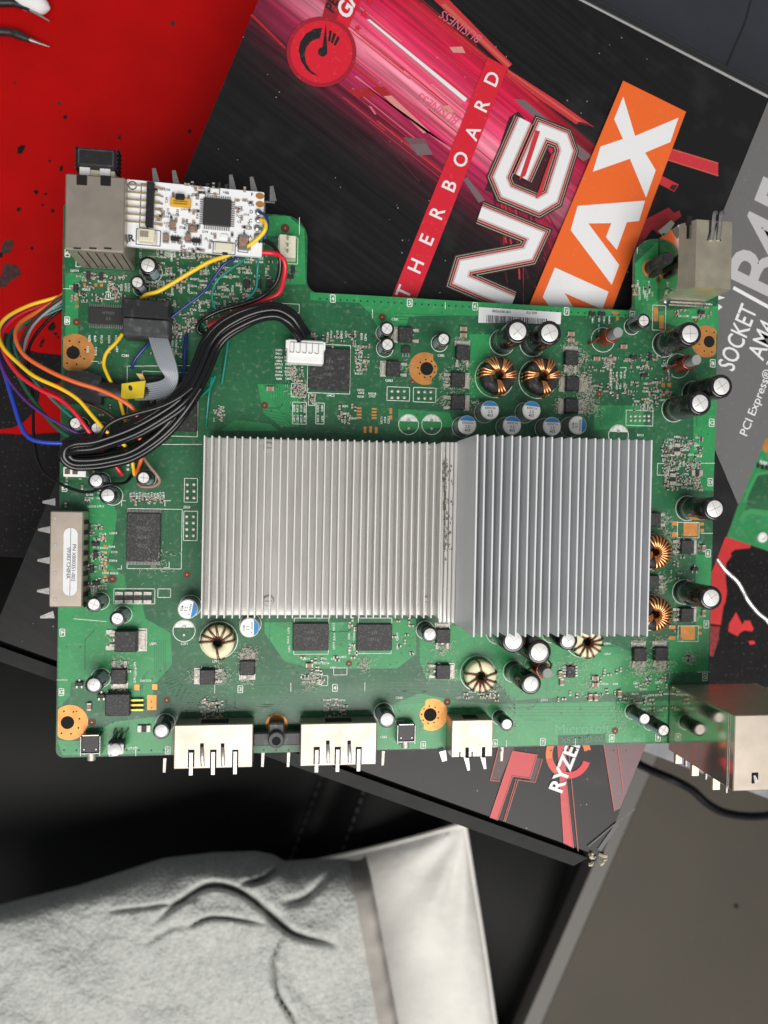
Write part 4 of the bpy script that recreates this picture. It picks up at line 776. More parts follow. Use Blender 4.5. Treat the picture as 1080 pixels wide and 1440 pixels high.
# ---- toroidal inductors
def toroid(x, y, R0, r0, hh, core, wire, wr, angs, z0=.0012, tail=None, ringr=None):
    p = P(x, y, z0 + hh * .8); q = (p[0], p[1])
    s = MB(); prof = [(R0 - r0, z0 + .0008), (R0 - r0 + .0008, z0), (R0 + r0 - .0008, z0), (R0 + r0, z0 + .0008), (R0 + r0, z0 + hh - .0008), (R0 + r0 - .0008, z0 + hh), (R0 - r0 + .0008, z0 + hh), (R0 - r0, z0 + hh - .0008)]
    n_ = 30; v_ = [(a * math.cos(2 * math.pi * k / n_), a * math.sin(2 * math.pi * k / n_), z) for a, z in prof for k in range(n_)]
    s.add(v_, [(j * n_ + k, j * n_ + (k + 1) % n_, ((j + 1) % 8) * n_ + (k + 1) % n_, ((j + 1) % 8) * n_ + k) for j in range(8) for k in range(n_)]); o = s.build('inductor', m[core], board, (q[0], q[1], 0), ang=50)
    for a in angs:
        t = R_(a); g = MB(); ca, sa = math.cos(t), math.sin(t); lp = []
        for k in range(16):
            b = 2 * math.pi * k / 16; cb, sb_ = math.cos(b), math.sin(b); e = .45
            rr = R0 + (r0 + wr * .9) * math.copysign(abs(cb) ** e, cb); zz = z0 + hh / 2 + (hh / 2 + wr * .9) * math.copysign(abs(sb_) ** e, sb_); off = .0006 * cb
            lp.append((rr * ca - off * sa, rr * sa + off * ca, zz))
        g.tube(lp, wr, 6, closed=True); g.build('wire_turn', m[wire], o, ang=80)
    g = MB(); g.tube(spline([(( R0 + r0) * .4, -(R0 + r0) * 1.0, z0 + hh * .5), ((R0 + r0) * .3, -(R0 + r0) * 1.12, z0 + .002), ((R0 + r0) * .3, -(R0 + r0) * 1.12, 0)]), wr, 6); g.build('wire_end', m[wire], o, ang=80)
    rg = MB(); b0 = P(x, y, 0) if ringr is None else None; rr = (R0 + r0) * 1.16
    ribbon(rg, [(q[0] + rr * math.cos(t), q[1] + rr * math.sin(t)) for t in np.linspace(0, 2 * math.pi, 41)], .0003, ZS); rg.build('silkscreen_ring', m['silk'], board, ang=0)
def tri3(cs, sp=11): return [c + d * sp for c in cs for d in (-1, 0, 1)]
toroid(701, 528, .0047, .0023, .006, 'ferrite', 'copper', .00052, tri3([112, 52, 2, 168, 278]) + [130, 70])
toroid(763, 529.5, .0047, .0023, .006, 'ferrite', 'copper', .00052, tri3([108, 58, 6, 176, 283]) + [70])
dense = [a for a in range(-92, 130, 15)] + [190, 205, 220]
toroid(921.5, 776.5, .0044, .0022, .006, 'ferrite', 'copper', .0005, dense); toroid(922, 864, .0044, .0022, .006, 'ferrite', 'copper', .0005, dense)
toroid(306, 903.5, .0042, .0021, .0055, 'creamcore', 'brownwire', .00045, [5, 30, 60, 92, 120, 150, 175, 272]); toroid(676.5, 951, .0042, .0021, .0055, 'creamcore', 'brownwire', .00045, [100, 165, 205, 235, 262, 285, 310, 335, 12]); toroid(826, 903, .0042, .0021, .0055, 'creamcore', 'brownwire', .00045, [10, 40, 80, 140, 205, 235, 265, 290, 320, 345])
# ---- rod inductors
def rod(x, y, h, r, lean=0):
    p = P(x, y, h); o = MB(); o.lathe([(r * .62, 0), (r * .62, h - .0003), (r * .55, h)], 18); ob = o.build('rod_inductor', m['greycore'], board, (p[0], p[1], 0))
    g = MB(); pts = []
    for k in range(13 * 8 + 1): a = k * math.pi / 4; pts.append((r * .82 * math.cos(a), r * .82 * math.sin(a), .0012 + k / (13 * 8) * (h * .52)))
    g.tube(pts, .0006, 6); g.build('winding', mat('red_brown_enamel', (.26, .05, .03), .25, metal=.5, coat=.5) if 'red_brown_enamel' not in bpy.data.materials else bpy.data.materials['red_brown_enamel'], ob, ang=80)
    g = MB(); g.tube([(r * .9, 0, h * .55), (r * 1.5, r * .4, .004), (r * 1.6, r * .5, 0)], .0005, 6); g.tube([(-r * .9, 0, .004), (-r * 1.8, -r * .6, .0012), (-r * 1.9, -r * .6, 0)], .0005, 6); g.build('wire_end', bpy.data.materials['red_brown_enamel'], ob, ang=80)
    rg = MB(); ribbon(rg, [(p[0] + r * 1.5 * math.cos(t), p[1] + r * 1.5 * math.sin(t)) for t in np.linspace(0, 2 * math.pi, 33)], .00022, ZS); rg.build('silkscreen_ring', m['silk'], board, ang=0)
rod(869.5, 467, .0150, .0034); rod(980, 505.5, .0150, .0034); rod(770.3, 946.8, .0140, .0034)
# ---- larger surface-mount pieces one can pick apart
smd_c = {}
def smd(x, y, w, h, mm, rz=0, t=.0011, z0=.0001, parent=board, end=.24, name='ceramic_capacitor', pz=0.0):
    k = (w, h, mm, t, end)
    if k not in smd_c:
        s = MB(); s.box((0, 0, t / 2), (w * (1 - 2 * end), h, t), b=.0001); a = s.mesh(name, [m[mm]]); g = MB()
        for sg in (-1, 1): g.box((sg * w * (.5 - end / 2), 0, t / 2), (w * end, h * 1.02, t * 1.04), b=.0001)
        smd_c[k] = (a, g.mesh('end_cap', [m['tindull']]))
    p = P(x, y, pz); o = inst(name, smd_c[k][0], parent, (p[0], p[1], pz + z0), R_(rz)); inst('end_cap', smd_c[k][1], o); return o
for x, y, rz in [(651, 463, 0), (651, 472, 0), (802, 470, 0), (802, 479, 0), (838, 505, 0), (876, 488, 0), (435, 935, 0), (380, 547, 0), (836, 953, 0), (836, 962, 0), (789, 958.5, 90), (829, 980, 90), (787, 948, 90), (988, 771, 90), (988, 862, 90), (955, 744, 0) if 0 else (870, 975, 90), (837, 980, 90), (860, 506, 20), (126, 993, 90)]: smd(x, y, .0030, .0017, 'mlcc', rz)
for x, y in [(168, 840), (181.5, 840), (194.5, 840), (208, 840)]: smd(x, y, .0046, .0030, 'chip', 90, .0009, name='resistor', end=.3)
for x, y, rz in [(951, 632, 90), (945, 674, 90), (979, 665, 0), (203, 1024, 0)]: smd(x, y, .0050, .0026, 'chip', rz, .0009, name='resistor', end=.32)
for x, y in [(845, 442), (832, 442), (890, 503), (913, 502), (905, 528), (112, 961), (107, 406), (125, 388), (143, 390), (143, 978), (976, 800), (966, 820), (968, 925), (125, 742), (135, 765), (135, 780), (130, 800), (136, 820), (412, 380), (408, 390), (985, 440)]:
    p = P(x, y); s = MB(); s.box((0, 0, .0007), (.0028, .0015, .0011), b=.00015); o = s.build('small_transistor', m['chip'], board, (p[0], p[1], 0), R_(random.choice([0, 90])))
    l = MB()
    for lx_, ly_ in ((-.0009, -.0012), (.0009, -.0012), (0, .0012)): l.box((lx_, ly_, .0003), (.0006, .0011, .0004))
    l.build('lead', m['tin'], o)
# ---- small surface-mount pieces, too small to pick apart
sm = MB()
def small(x0, y0, x1, y1, k, mats_=(0, 1), sz=(.0016, .0008)):
    for _ in range(k):
        x, y = random.uniform(x0, x1), random.uniform(y0, y1); p = P(x, y); rz = R_(random.choice([0, 90])); w, h = sz; s_ = random.choice([1, 1, .8])
        w *= s_; h *= s_; b = random.choice(mats_); ca, sa = math.cos(rz), math.sin(rz)
        sm.box((p[0], p[1], .00035), (w * .6, h, .0005), rz, b)
        for sg in (-1, 1): sm.box((p[0] + sg * w * .42 * ca, p[1] + sg * w * .42 * sa, .00035), (w * .3, h * 1.03, .00054), rz, 2)
for a in [(190, 358, 385, 440, 120), (100, 385, 180, 425, 50), (405, 505, 427, 538, 26), (411, 541, 430, 556, 24), (435, 556, 442, 568, 5), (500, 486, 520, 528, 22), (440, 468, 500, 487, 26), (880, 500, 942, 570, 70), (930, 615, 985, 690, 120), (120, 740, 150, 830, 34), (890, 950, 938, 1000, 26), (425, 940, 455, 962, 14), (285, 985, 315, 1010, 16), (458, 985, 486, 1010, 16), (410, 920, 500, 932, 8), (640, 975, 700, 990, 8), (950, 425, 1003, 448, 20), (890, 400, 918, 425, 10), (215, 470, 255, 500, 18), (300, 570, 312, 592, 8), (475, 570, 500, 595, 12), (820, 500, 880, 560, 40), (950, 530, 960, 560, 0), (92, 560, 200, 715, 40), (182, 700, 232, 706, 16), (490, 870, 502, 920, 10), (553, 872, 580, 920, 10), (780, 940, 880, 985, 20), (940, 770, 960, 900, 14), (150, 935, 185, 975, 10), (240, 440, 300, 470, 40), (890, 572, 920, 578, 8)]: small(*a)
tag(sm.build('small_component', [m['mlcc'], m['chip'], m['tindull']], board), kind='stuff')
for x0, x1, y, k in [(111, 145, 400, 4), (160, 162, 760, 1)]:
    for i in range(k): smd(x0 + (x1 - x0) * i / max(1, k - 1), y, .0012, .0011, 'gold', name='resistor', t=.0006) if 0 else None
pads('copper_pad', [(119, 400.5, 4, 4.5), (127, 400.8, 4, 4.5), (135, 401, 4, 4.5), (143, 401.3, 4, 4.5), (108.5, 421, 5, 4), (108.5, 431, 5, 4), (148, 758, 4, 4), (148, 768, 4, 4), (148, 777, 4, 4), (148, 792, 4, 4), (148, 803, 4, 4), (148, 811, 4, 4)], z=E3 + .0001)

# ---- heatsinks
def heatsink(name, x0, x1, y0, y1, zb0, zb1, zt, nf, th, mm, label):
    # px bounds are those of the fin tops
    a = P(x0, y0, zt); b = P(x1, y1, zt); xa, xb = a[0], b[0]; ya, yb = b[1], a[1]
    s = MB(); s.box(((xa + xb) / 2, (ya + yb) / 2, (zb0 + zb1) / 2), (xb - xa, yb - ya, zb1 - zb0), b=.0004); o = s.build(name, m[mm], board); tag(o, label)
    g = MB(); g.box((0, 0, (zt - zb1) / 2 + .0001), (th, yb - ya, zt - zb1), b=.00012); fm = g.mesh('fin', [m[mm]])
    for i in range(nf):
        x = xa + th / 2 + (xb - xa - th) * i / (nf - 1); inst('fin', fm, o, (x, (ya + yb) / 2, zb1 - .0001), 0, (0, random.uniform(-.02, .02), random.uniform(-.0035, .0035)))
    return o, xa, xb, ya, yb
hs, xa, xb, ya, yb = heatsink('heatsink', 286.5, 617, 612, 869.5, .0045, .0092, .0172, 33, .00052, 'alu', 'low bright aluminium heatsink with close thin fins')
for x, y in [(378, 630), (377.5, 845), (601, 632), (598, 846)]:
    p = P(x, y, .0095); g = MB(); g.lathe([(.0022, 0), (.0022, .0010), (.0017, .0015)], 16); o = g.build('screw_head', m['alu'], hs, (p[0], p[1], .0087)); g = MB(); g.box((0, 0, .00152), (.003, .0005, .0001)); g.build('slot', m['score'], o)
ht, ta, tb, tya, tyb = heatsink('heatsink', 671, 911.5, 610.8, 895, .0045, .0100, .0400, 22, .00062, 'alu2', 'tall grey aluminium heatsink with deep fins')
# stepped shoulder between the two heatsinks
xs0 = P(619, 740, .0095)[0]; 
for i in range(4):
    w = (ta - xs0) / 4; g = MB(); zt_ = .0098 + .0004 * i; g.box((xs0 + w * (i + .5), (tya + tyb) / 2, (.0046 + zt_) / 2), (w - .0002, (tyb - tya) * .985, zt_ - .0046), b=.0003); g.build('base_ridge', m['alu'], ht)
gr = MB()
for k in range(150):
    t = random.random() ** 1.3; p = P(622 + abs(random.gauss(0, 5)) + t * 2, 648 + 130 * t + random.gauss(0, 8), .0102); gr.sheet(blob(p, random.uniform(.0001, .0004), random.uniform(.0001, .0006), n=6), .0103 + .0006 + random.uniform(0, .0001))
tag(gr.build('grime', m['grime'], ht, ang=0), kind='stuff')
bx0 = MB(); bx0.box(((xa + xb) / 2, (ya + yb) / 2, .0024), (.032, .032, .0042)); bx0.build('chip', m['chipclean'], board)
bx0 = MB(); bx0.box(((ta + tb) / 2, (tya + tyb) / 2, .0024), (.032, .032, .0042)); bx0.build('chip', m['chipclean'], board)

# ------------------------------------------------------------------ connectors on the board
def shellbox(x0, y0, x1, y1, z0, zt, mm, name='shield', label=None, b=.0004):
    # a sheet-metal cover whose TOP face spans these pixels
    a, c = P(x0, y0, zt), P(x1, y1, zt); s = MB(); s.box(((a[0] + c[0]) / 2, (a[1] + c[1]) / 2, (z0 + zt) / 2), (c[0] - a[0], a[1] - c[1], zt - z0), b=b)
    o = s.build(name, m[mm], board); tag(o, label); return o, a, c
def slab(name, mm, parent, c, d, rz=0, b=.0001): s = MB(); s.box(c, d, rz, b=b); return s.build(name, m[mm] if isinstance(mm, str) else mm, parent)
def tab_at(parent, x0, y0, x1, y1, z, w0=.0022, w1=.0008, mm='tin', name='spring_tab', dz=0.0):
    p, q = P(x0, y0, z), P(x1, y1, z + dz); d = (q - p)[:2]; L_ = np.linalg.norm(d); d = d / L_; nn = np.array([-d[1], d[0]]); s = MB(); t = .0003
    vv = []
    for (c, w, zz) in ((p, w0, z), (q, w1, z + dz)):
        for sg in (1, -1):
            for h in (0, t): vv.append((c[0] + nn[0] * w / 2 * sg, c[1] + nn[1] * w / 2 * sg, zz + h))
    s.add(vv, [(0, 1, 5, 4), (2, 6, 7, 3), (1, 3, 7, 5), (0, 4, 6, 2), (4, 5, 7, 6), (0, 2, 3, 1)]); return s.build(name, m[mm], parent, ang=0)
# tall combined socket at the corner
net, a, c = shellbox(92, 243.5, 174.5, 355, .0003, .0225, 'shield', 'socket_shield', 'tall tin plated socket cover')
for x, y in [(115, 251.5), (148.5, 252.5)]: p = P(x, y + 1.5, .0226); slab('window', 'dark', net, (p[0], p[1], .02252), (.0036, .0036, .0001))
for x in (108.5, 130.5, 151.5): p = P(x, 349, .0226); slab('slot', 'dark', net, (p[0], p[1], .0225), (.0026, .0006, .0003))
for i in range(6): slab('side_seam', 'dark', net, (a[0] + .004 + i * .0030, c[1] - .0001, .011), (.0003, .0004, .018))
# wide socket cover under the white add-on board
av, a2, c2 = shellbox(184, 268, 372, 346, .0003, .0150, 'mirror', 'socket_shield', 'wide polished socket cover under the white add-on board')
for i in range(3): slab('pressed_slot', 'tin', av, (a2[0] + .012 + i * .016, c2[1] - .0003, .0075), (.010, .0004, .0012))
for x, y, x1, y1 in [(221, 262, 216.5, 237), (249, 265, 244.5, 240), (328, 270, 324.5, 246), (358, 272, 353.5, 249), (384, 283, 382, 262)]: tab_at(av, x, y, x1, y1, .013, .0026, .0013)
slab('foot', 'tin', av, (P(381, 284, .012)[0] - .0015, P(381, 284, .012)[1], .0118), (.006, .0006, .0006))
# socket on the far corner: mirror wall, sloped shoulder, spring fingers
xw = P(926, 370, 0)[0]; xt = P(978.5, 360, .0228)[0]; xr = P(1030, 360, .0228)[0]; yt_, yb_ = P(1000, 310, .0228)[1], P(1000, 405, .0228)[1]
s = MB(); prof = [(xw, .0002), (xw, .0165), (xt, .0228), (xr - .0005, .0228), (xr, .0222), (xr, .0002)]; k = len(prof)
s.add([(x, yb_, z) for x, z in prof] + [(x, yt_, z) for x, z in prof], [tuple(range(k)), tuple(range(2 * k - 1, k - 1, -1))] + [(i, k + i, k + (i + 1) % k, (i + 1) % k) for i in range(k)], [1, 1, 2, 1, 0, 0, 0, 1])
rj = s.build('socket_shield', [m['shieldgold'], m['shieldgold'], m['mirror']], board, ang=0); tag(rj, 'yellowed tin socket cover with curved spring fingers')
for x in (1004, 1013.5):
    q = [P(x - 3.2, 338, .0231), P(x - 1, 322, .0236), P(x, 308, .0240), P(x + 1.2, 300, .0240), P(x + 4.5, 298.5, .0228)]; s = MB(); s.tube(spline(q, 5), .0008, 6, squash=.4); s.build('spring_finger', m['tin'], rj)
for pts in [[(998.5, 310), (998, 326), (995, 338)], [(1008, 314), (1005, 325), (1003.5, 326)], [(1010.8, 322), (1011, 332), (1013.5, 339)]]:
    s = MB(); s.tube([P(x, y, .0229) for x, y in pts], .00025, 5); s.build('slit', m['dark'], rj)
for x in (967, 972.5): p = P(x, 324, .0200); slab('slit', 'dark', rj, (p[0], p[1], .0203), (.0004, .0065, .0016))
q = P(968, 318, .020); slab('slit', 'dark', rj, (q[0], q[1] + .002, .0204), (.0022, .0035, .0012))
for y0, z_ in ((408, .0105), (414, .006)): p0 = P(1000, y0, z_); slab('base_flange', 'tin', rj, ((xw + xr) / 2 + .002, yb_ - .0008 * (1 if z_ > .008 else 2), z_ * .3), ((xr - xw) * .8, .0008, .0006))
for x, y in [(935, 424), (985, 424)]: s = MB(); p = P(x, y); s.lathe([(.0012, 0), (.0010, .0008), (.0004, .0012)], 12, (p[0], p[1], 0)); s.build('solder_joint', m['tin'], board)
tab_at(rj, 930, 330, 946, 312, .010, .004, .002, 'mirror')
# black locating post beside it
p = P(940.5, 362, .0150); s = MB(); s.lathe([(.0030, 0), (.0030, .003), (.0026, .0035), (.0026, .0142), (.0020, .0150)], 20, (p[0] - .0, p[1], 0)); po = s.build('locating_post', m['plastic'], board); slab('rib', 'plastic', po, (p[0], p[1] - .0030, .004), (.0022, .0022, .0076))
pp = P(915, 374); s = MB(); s.sheet(circ((p[0], p[1]), .0040, 28), E3); s.build('copper_pad', m['gold'], board, ang=0)
# tall polished power socket cover overhanging the corner
xw = P(940, 1000, 0)[0]; zt = .048; xt1 = P(1040.5, 1050, zt)[0]; yt_, yb_ = P(1060, 1005.5, zt)[1], P(1060, 1112, zt)[1]; xe = xw + .040
s = MB(); s.box(((xw + xe) / 2, (yt_ + yb_) / 2, zt / 2 + .0003), (xe - xw, yt_ - yb_, zt - .0006), b=.0003); 
ps = s.mesh('socket_shield', [m['shield'], m['mirror']], 0)
for pg in ps.polygons:
    if pg.normal.x < -.9 and pg.area > .001: pg.material_index = 1
pw = inst('socket_shield', ps, board); tag(pw, 'tall polished power socket cover reflecting the board')
q = P(1061.5, 1094, zt); slab('window', 'dark', pw, (q[0], q[1], zt + .00005), (.0026, .0040, .0002)); tab_at(pw, 1064, 1101, 1060, 1090, zt + .0002, .0018, .0006)
for y, z_ in [(1018, .044), (1076, .044), (1098, .044)]: q = P(1035, y, z_); slab('rivet_hole', 'dark', pw, (xw - .0001, q[1], z_), (.0003, .0007, .0007))
slab('folded_edge', 'tin', pw, (xw - .0003, (yt_ + yb_) / 2, .0445), (.0004, (yt_ - yb_), .0003))
for i, (z_, l) in enumerate([(.006, .004), (.012, .003), (.019, .0045), (.027, .003), (.034, .0045), (.041, .003)]):
    slab('spring_tab', 'tin' if i % 2 else 'shieldgold', pw, (xw + .0015, yb_ - l / 2, z_), (.0008 if i % 2 else .003, l, .0016))
slab('inner_socket', 'plastic2', pw, ((xw + xe) / 2, yb_ - .0006, .02), (.03, .0012, .03))
# two card slots, one stacked port along the lower edge
def port(x0, y0, x1, y1, zt, legs, mm, name, label, tongues=()):
    o, a, c = shellbox(x0, y0, x1, y1, .0003, zt, mm, name, label, b=.0003)
    for x in legs: p0 = P(x, y1 - 24, zt); slab('slot', 'dark', o, (p0[0], p0[1] - .0032, zt + .00004), (.0024, .0068, .0001)); slab('spring_leg', 'tin', o, (p0[0], c[1] + .0020, zt + .0003), (.0015, .0088, .0003))
    for x in tongues:
        p0 = P(x, y1 - 30, zt); slab('slot', 'dark', o, (p0[0], p0[1] + .0002, zt + .00005), (.0014, .0016, .0001)); s = MB(); s.tube([(p0[0], p0[1] - .0005, zt - .0001), (p0[0] + .0002, p0[1] - .004, zt + .0012), (p0[0] + .0004, p0[1] - .0078, zt + .0002)], .0007, 6, squash=.4); s.build('contact_tongue', m['tin'], o)
    slab('front_seam', 'dark', o, ((a[0] + c[0]) / 2, a[1] + .0001, zt * .55), ((c[0] - a[0]) * .35, .0003, zt * .5)); return o, a, c
card1, a, c = port(245, 1020, 355, 1079, .0095, (269, 300, 331), 'shield', 'card_slot', 'wider tin card slot beside the round black capacitor', (284, 313))
card2, a, c = port(423, 1018, 529, 1075, .0095, (445.5, 475, 504.5), 'shield', 'card_slot', 'tin card slot beside the push button', (461, 491))
usb, a, c = port(635.5, 1013, 692.5, 1064, .0100, (), 'shield', 'stacked_port', 'small square tin port')
for x, y, l in [(655, 1066, 20), (678, 1064, 20)]: p0 = P(x, y, .008); slab('notch', 'dark', usb, (p0[0], c[1] + .0018, .01003), (.0014, .0042, .0001)); tab_at(usb, x, y - 4, x + 4, y + 17, .006, .0022, .001)
for i in (0, 1, 2): slab('notch', 'dark', usb, (a[0] + .0035 + i * .0050, c[1] + .0010, .01004), (.0005, .0024, .0001))
tab_at(usb, 622, 1056, 625, 1070, .002, .0028, .002)
for x, y in [(231, 1070), (369, 1062), (405, 1062), (538, 1060), (705, 1054)]: tab_at(board, x + 1, y - 4, x, y + 16, -.001, .0012, .0010, 'tindull', 'pin')
# black bar with screw boss between the slots
s = MB(); a, c = P(356, 1031, .006), P(423, 1048, .006); s.box(((a[0] + c[0]) / 2, (a[1] + c[1]) / 2, .0035), (c[0] - a[0], a[1] - c[1], .005), b=.0005); br = s.build('bracket_bar', m['plastic2'], board); tag(br, 'charcoal plastic bar with a drilled screw boss')
p = P(388.5, 1041, .0085); q = P(388.5, 1046, .0085)
s = MB(); s.lathe([(.0032, .0006), (.0032, .0082), (.0028, .0086)], 22, (p[0], p[1], 0)); s.box((p[0], p[1] + .003, .0035), (.0062, .006, .0058), b=.0006); s.build('screw_boss', m['plastic2'], br); s = MB(); s.lathe([(.0017, 0), (.0017, .00015)], 18, (p[0], p[1] - .0003, .00855)); s.build('drilled_hole', m['dark'], br)
s = MB(); g = P(388, 1018); s.sheet(circ((p[0], p[1] + .0035), .0044, 24), E3); s.build('copper_pad', m['gold'], board, ang=0)
# push buttons
def button(x, y, ln):
    p = P(x, y, .005); s = MB(); s.box((0, 0, .0026), (.0066, .0064, .0048), b=.0003); o = s.build('push_button', m['plastic'], board, (p[0], p[1], 0))
    for sg in (-1, 1): slab('metal_frame', 'tin', o, (sg * .0035, -.0006, .0026), (.0004, .0076, .005)); slab('rivet', 'tin', o, (sg * .0022, -.0018, .0052), (.0007, .0007, .0003))
    slab('metal_frame', 'tin', o, (0, -.0035, .0044), (.0070, .0004, .0012)); s = MB(); s.tube([(0, -.0034, .0026), (0, -.0034 - ln, .0026)], .0016, 14); s.build('plunger', m['tindull'], o)
    slab('recess', 'mirror', o, (0, .0034, .0030), (.0060, .0004, .0040))
button(127, 1047, .0032); button(571.5, 1031, .0030)
# infrared receiver: clear dome on three bent legs
p = P(163, 1050, .006); s = MB(); s.box((0, 0, .0040), (.0058, .0050, .0050), b=.0009); ir = s.build('infrared_receiver', m['plastic'], board, (p[0], p[1], 0)); s = MB(); s.lathe([(.0024, 0), (.0023, .0012), (.0014, .0020), (.0004, .0023)], 16, (0, -.0008, .0064)); s.box((0, -.0008, .0062), (.0058, .0040, .0012), b=.0004); s.build('lens', m['white'], ir)
for i in range(3): s = MB(); s.tube([(-.0018 + i * .0018, .0022, .0035), (-.0016 + i * .0022, .0042, .0030), (-.0014 + i * .0024, .0052, .0002)], .00035, 5); s.build('leg', m['tin'], ir)
# drive connector cover on the side edge with part-number label
hd_, a, c = shellbox(70.5, 718.5, 115.5, 854, .0003, .0088, 'shield', 'drive_connector', 'flat tin drive connector cover with a white part label', b=.0004)
for x, y, x1, y1 in [(78, 706, 60, 706), (72, 745, 54, 745), (72, 788, 53, 788), (72, 831, 52.5, 831), (76, 864, 57, 868)]: tab_at(hd_, x, y, x1, y1, .0080, .0028, .0008)
for y in (729, 767, 806, 843): p = P(77.5, y, .009); slab('notch', 'score', hd_, (p[0], p[1], .00882), (.0012, .0013, .0001))
s = MB(); a0, c0_ = P(89.5, 742, .009), P(108, 838, .009); s.prism(round_poly([(a0[0], c0_[1]), (c0_[0], c0_[1]), (c0_[0], a0[1]), (a0[0], a0[1])], .0026, 6), .00882, .00892); lb = s.build('paper_label', m['paper'], hd_, ang=0)
s = MB(); p = P(102, 765, .009); put_text(s, 'PN X800351-002', p[:2], .0019, R_(-91), .00895, 0, .005, 1.03); p = P(94.5, 770, .009); put_text(s, '09383 CHINA', p[:2], .0019, R_(-91), .00895, 0, .005, 1.03); s.build('lettering', m['ink'], lb, ang=0)
s = MB()
for i in range(9): s.box((c[0] + .0003, a[1] - .004 - i * .0039, .005), (.0004, .0016, .005))
tag(s.build('contact_row', m['dark'], hd_), kind='stuff')
# paper barcode label
zl = .0002; q = px([(673, 432), (789, 439.5), (788, 456), (672.5, 454)]); s = MB(); s.prism(q, .00015, .00025); bl_ = s.build('barcode_label', m['paper'], board, ang=0); s = MB(); p = P(684, 448.5); ang_l = math.atan2(q[1][1] - q[0][1], q[1][0] - q[0][0]); x = 0
while x < .0255:
    w = random.choice([.0002, .0003, .0005]); s.box((p[0] + (x + w / 2) * math.cos(ang_l), p[1] + (x + w / 2) * math.sin(ang_l), .00028), (w, .0031, .00003), ang_l); x += w + random.choice([.0002, .0003, .0004])
put_text(s, '8056508-001', P(692, 439.3)[:2], .0015, ang_l, .0003, 0, .01); put_text(s, '021509', P(740, 441.5)[:2], .0015, ang_l, .0003, 0, .01); put_text(s, '7305647 21512', P(701, 454)[:2], .0014, ang_l, .0003, 0, .01); s.build('barcode', m['ink'], bl_, ang=0)
# nylon headers
hdr = empty('pin_header', P(404, 353), 0, board); hdr.location.z = 0
s = MB(); s.box((0, 0, .0030), (.0066, .0085, .006), b=.0003); s.box((-.0016, 0, .0061), (.0026, .0084, .0004)); s.build('housing', m['cream'], hdr)
for i in (-1, 0, 1): slab('pin', 'tin', hdr, (.0001, i * .0024, .0066), (.0006, .0006, .0050))
h2 = empty('pin_header', (*P(107, 664, .003)[:2], 0), 0, board); s = MB(); s.box((0, 0, .0026), (.0082, .0036, .0052), b=.0002); s.build('housing', m['white'], h2)
for i in (-1, 1): slab('cavity', mat('shadow_brown_contact', (.10, .07, .05), .6) if i < 0 else bpy.data.materials['shadow_brown_contact'], h2, (i * .0014 - .0012, .0002, .00522), (.0019, .0022, .0001))
# ---- dust caught around the leads
du = MB()
def fuzz(x, y, k, sp):
    for _ in range(k):
        p = np.array([x + random.gauss(0, sp), y + random.gauss(0, sp), random.uniform(.0002, .0018)]); a = random.uniform(0, 6.28); ln = random.uniform(.0004, .0013); c = random.uniform(-1.5, 1.5); pts = [p]
        for j in range(3): a += c / 3 + random.uniform(-.5, .5); p = p + np.array([math.cos(a), math.sin(a), random.uniform(-.5, .5)]) * ln / 3; p[2] = max(.00015, p[2]); pts.append(p)
        ribbon_v = []
        for j, q in enumerate(pts): nn = np.array([-math.sin(a), math.cos(a), 0]) * .00007; ribbon_v += [q + nn, q - nn]
        du.add(ribbon_v, [(0, 1, 3, 2), (2, 3, 5, 4), (4, 5, 7, 6)])
for x, y, w in fuzz_at: fuzz(x, y, int(170 * w), .0017)
for x, y, k, sp in [(818, 540, 220, .0022), (825, 555, 150, .0025), (815, 505, 120, .0018), (832, 575, 120, .002), (348, 925, 200, .0018), (310, 945, 90, .002), (440, 955, 120, .002), (512, 932, 120, .0018), (900, 940, 200, .003), (930, 938, 150, .0025), (795, 940, 90, .0025), (830, 965, 120, .003), (855, 510, 60, .001), (715, 1020, 40, .002), (690, 960, 60, .003), (300, 1000, 90, .0025), (620, 905, 80, .002), (640, 545, 90, .003), (968, 925, 90, .0015), (225, 790, 90, .003), (410, 525, 60, .0015), (420, 549, 120, .002), (820, 930, 60, .003), (880, 1000, 100, .004), (955, 770, 60, .003), (170, 940, 60, .002), (925, 830, 70, .002), (935, 750, 60, .002)]:
    p = P(x, y); fuzz(p[0], p[1], k, sp)
tag(du.build('dust', mat('pale_lint', (.50, .47, .40), .95), board, ang=0), kind='stuff')

# ------------------------------------------------------------------ things on the board
# white add-on board
ZW = .0175
w0, w1 = P(178, 252, ZW), P(371.7, 270.6, ZW); aw = math.atan2(w1[1] - w0[1], w1[0] - w0[0]); w3 = P(175, 345, ZW); ww = np.linalg.norm((w1 - w0)[:2]); wh = np.linalg.norm((w3 - w0)[:2])
addon = empty('addon_board', (w0[0], w0[1], ZW - .0016), aw); tag(addon, 'small white add-on circuit board with a black square chip and pin header', 'circuit board')
def Wl(x, y, z=ZW):                          # photo pixel -> add-on board coordinates
    p = P(x, y, z) - w0; ca, sa = math.cos(-aw), math.sin(-aw); return (p[0] * ca - p[1] * sa, p[0] * sa + p[1] * ca)
s = MB(); s.prism(round_poly([(0, -wh), (ww, -wh), (ww, 0), (0, 0)], .0005, 3), 0, .0016); s.build('substrate', m['wpcb'], addon, ang=0)
zt_ = .0016
def wslab(name, mm, x, y, w, h, t, b=.0001, z=zt_): c = Wl(x, y); return slab(name, mm, addon, (c[0], c[1], z + t / 2 + .00005), (w, h, t), 0, b)
z6 = lambda x, y: (170 + x / 4.909, 240 + y / 4.909)
cp = wslab('chip', 'chipclean', *z6(666, 294), .0100, .0098, .0014, .0002); cc = Wl(*z6(666, 294))
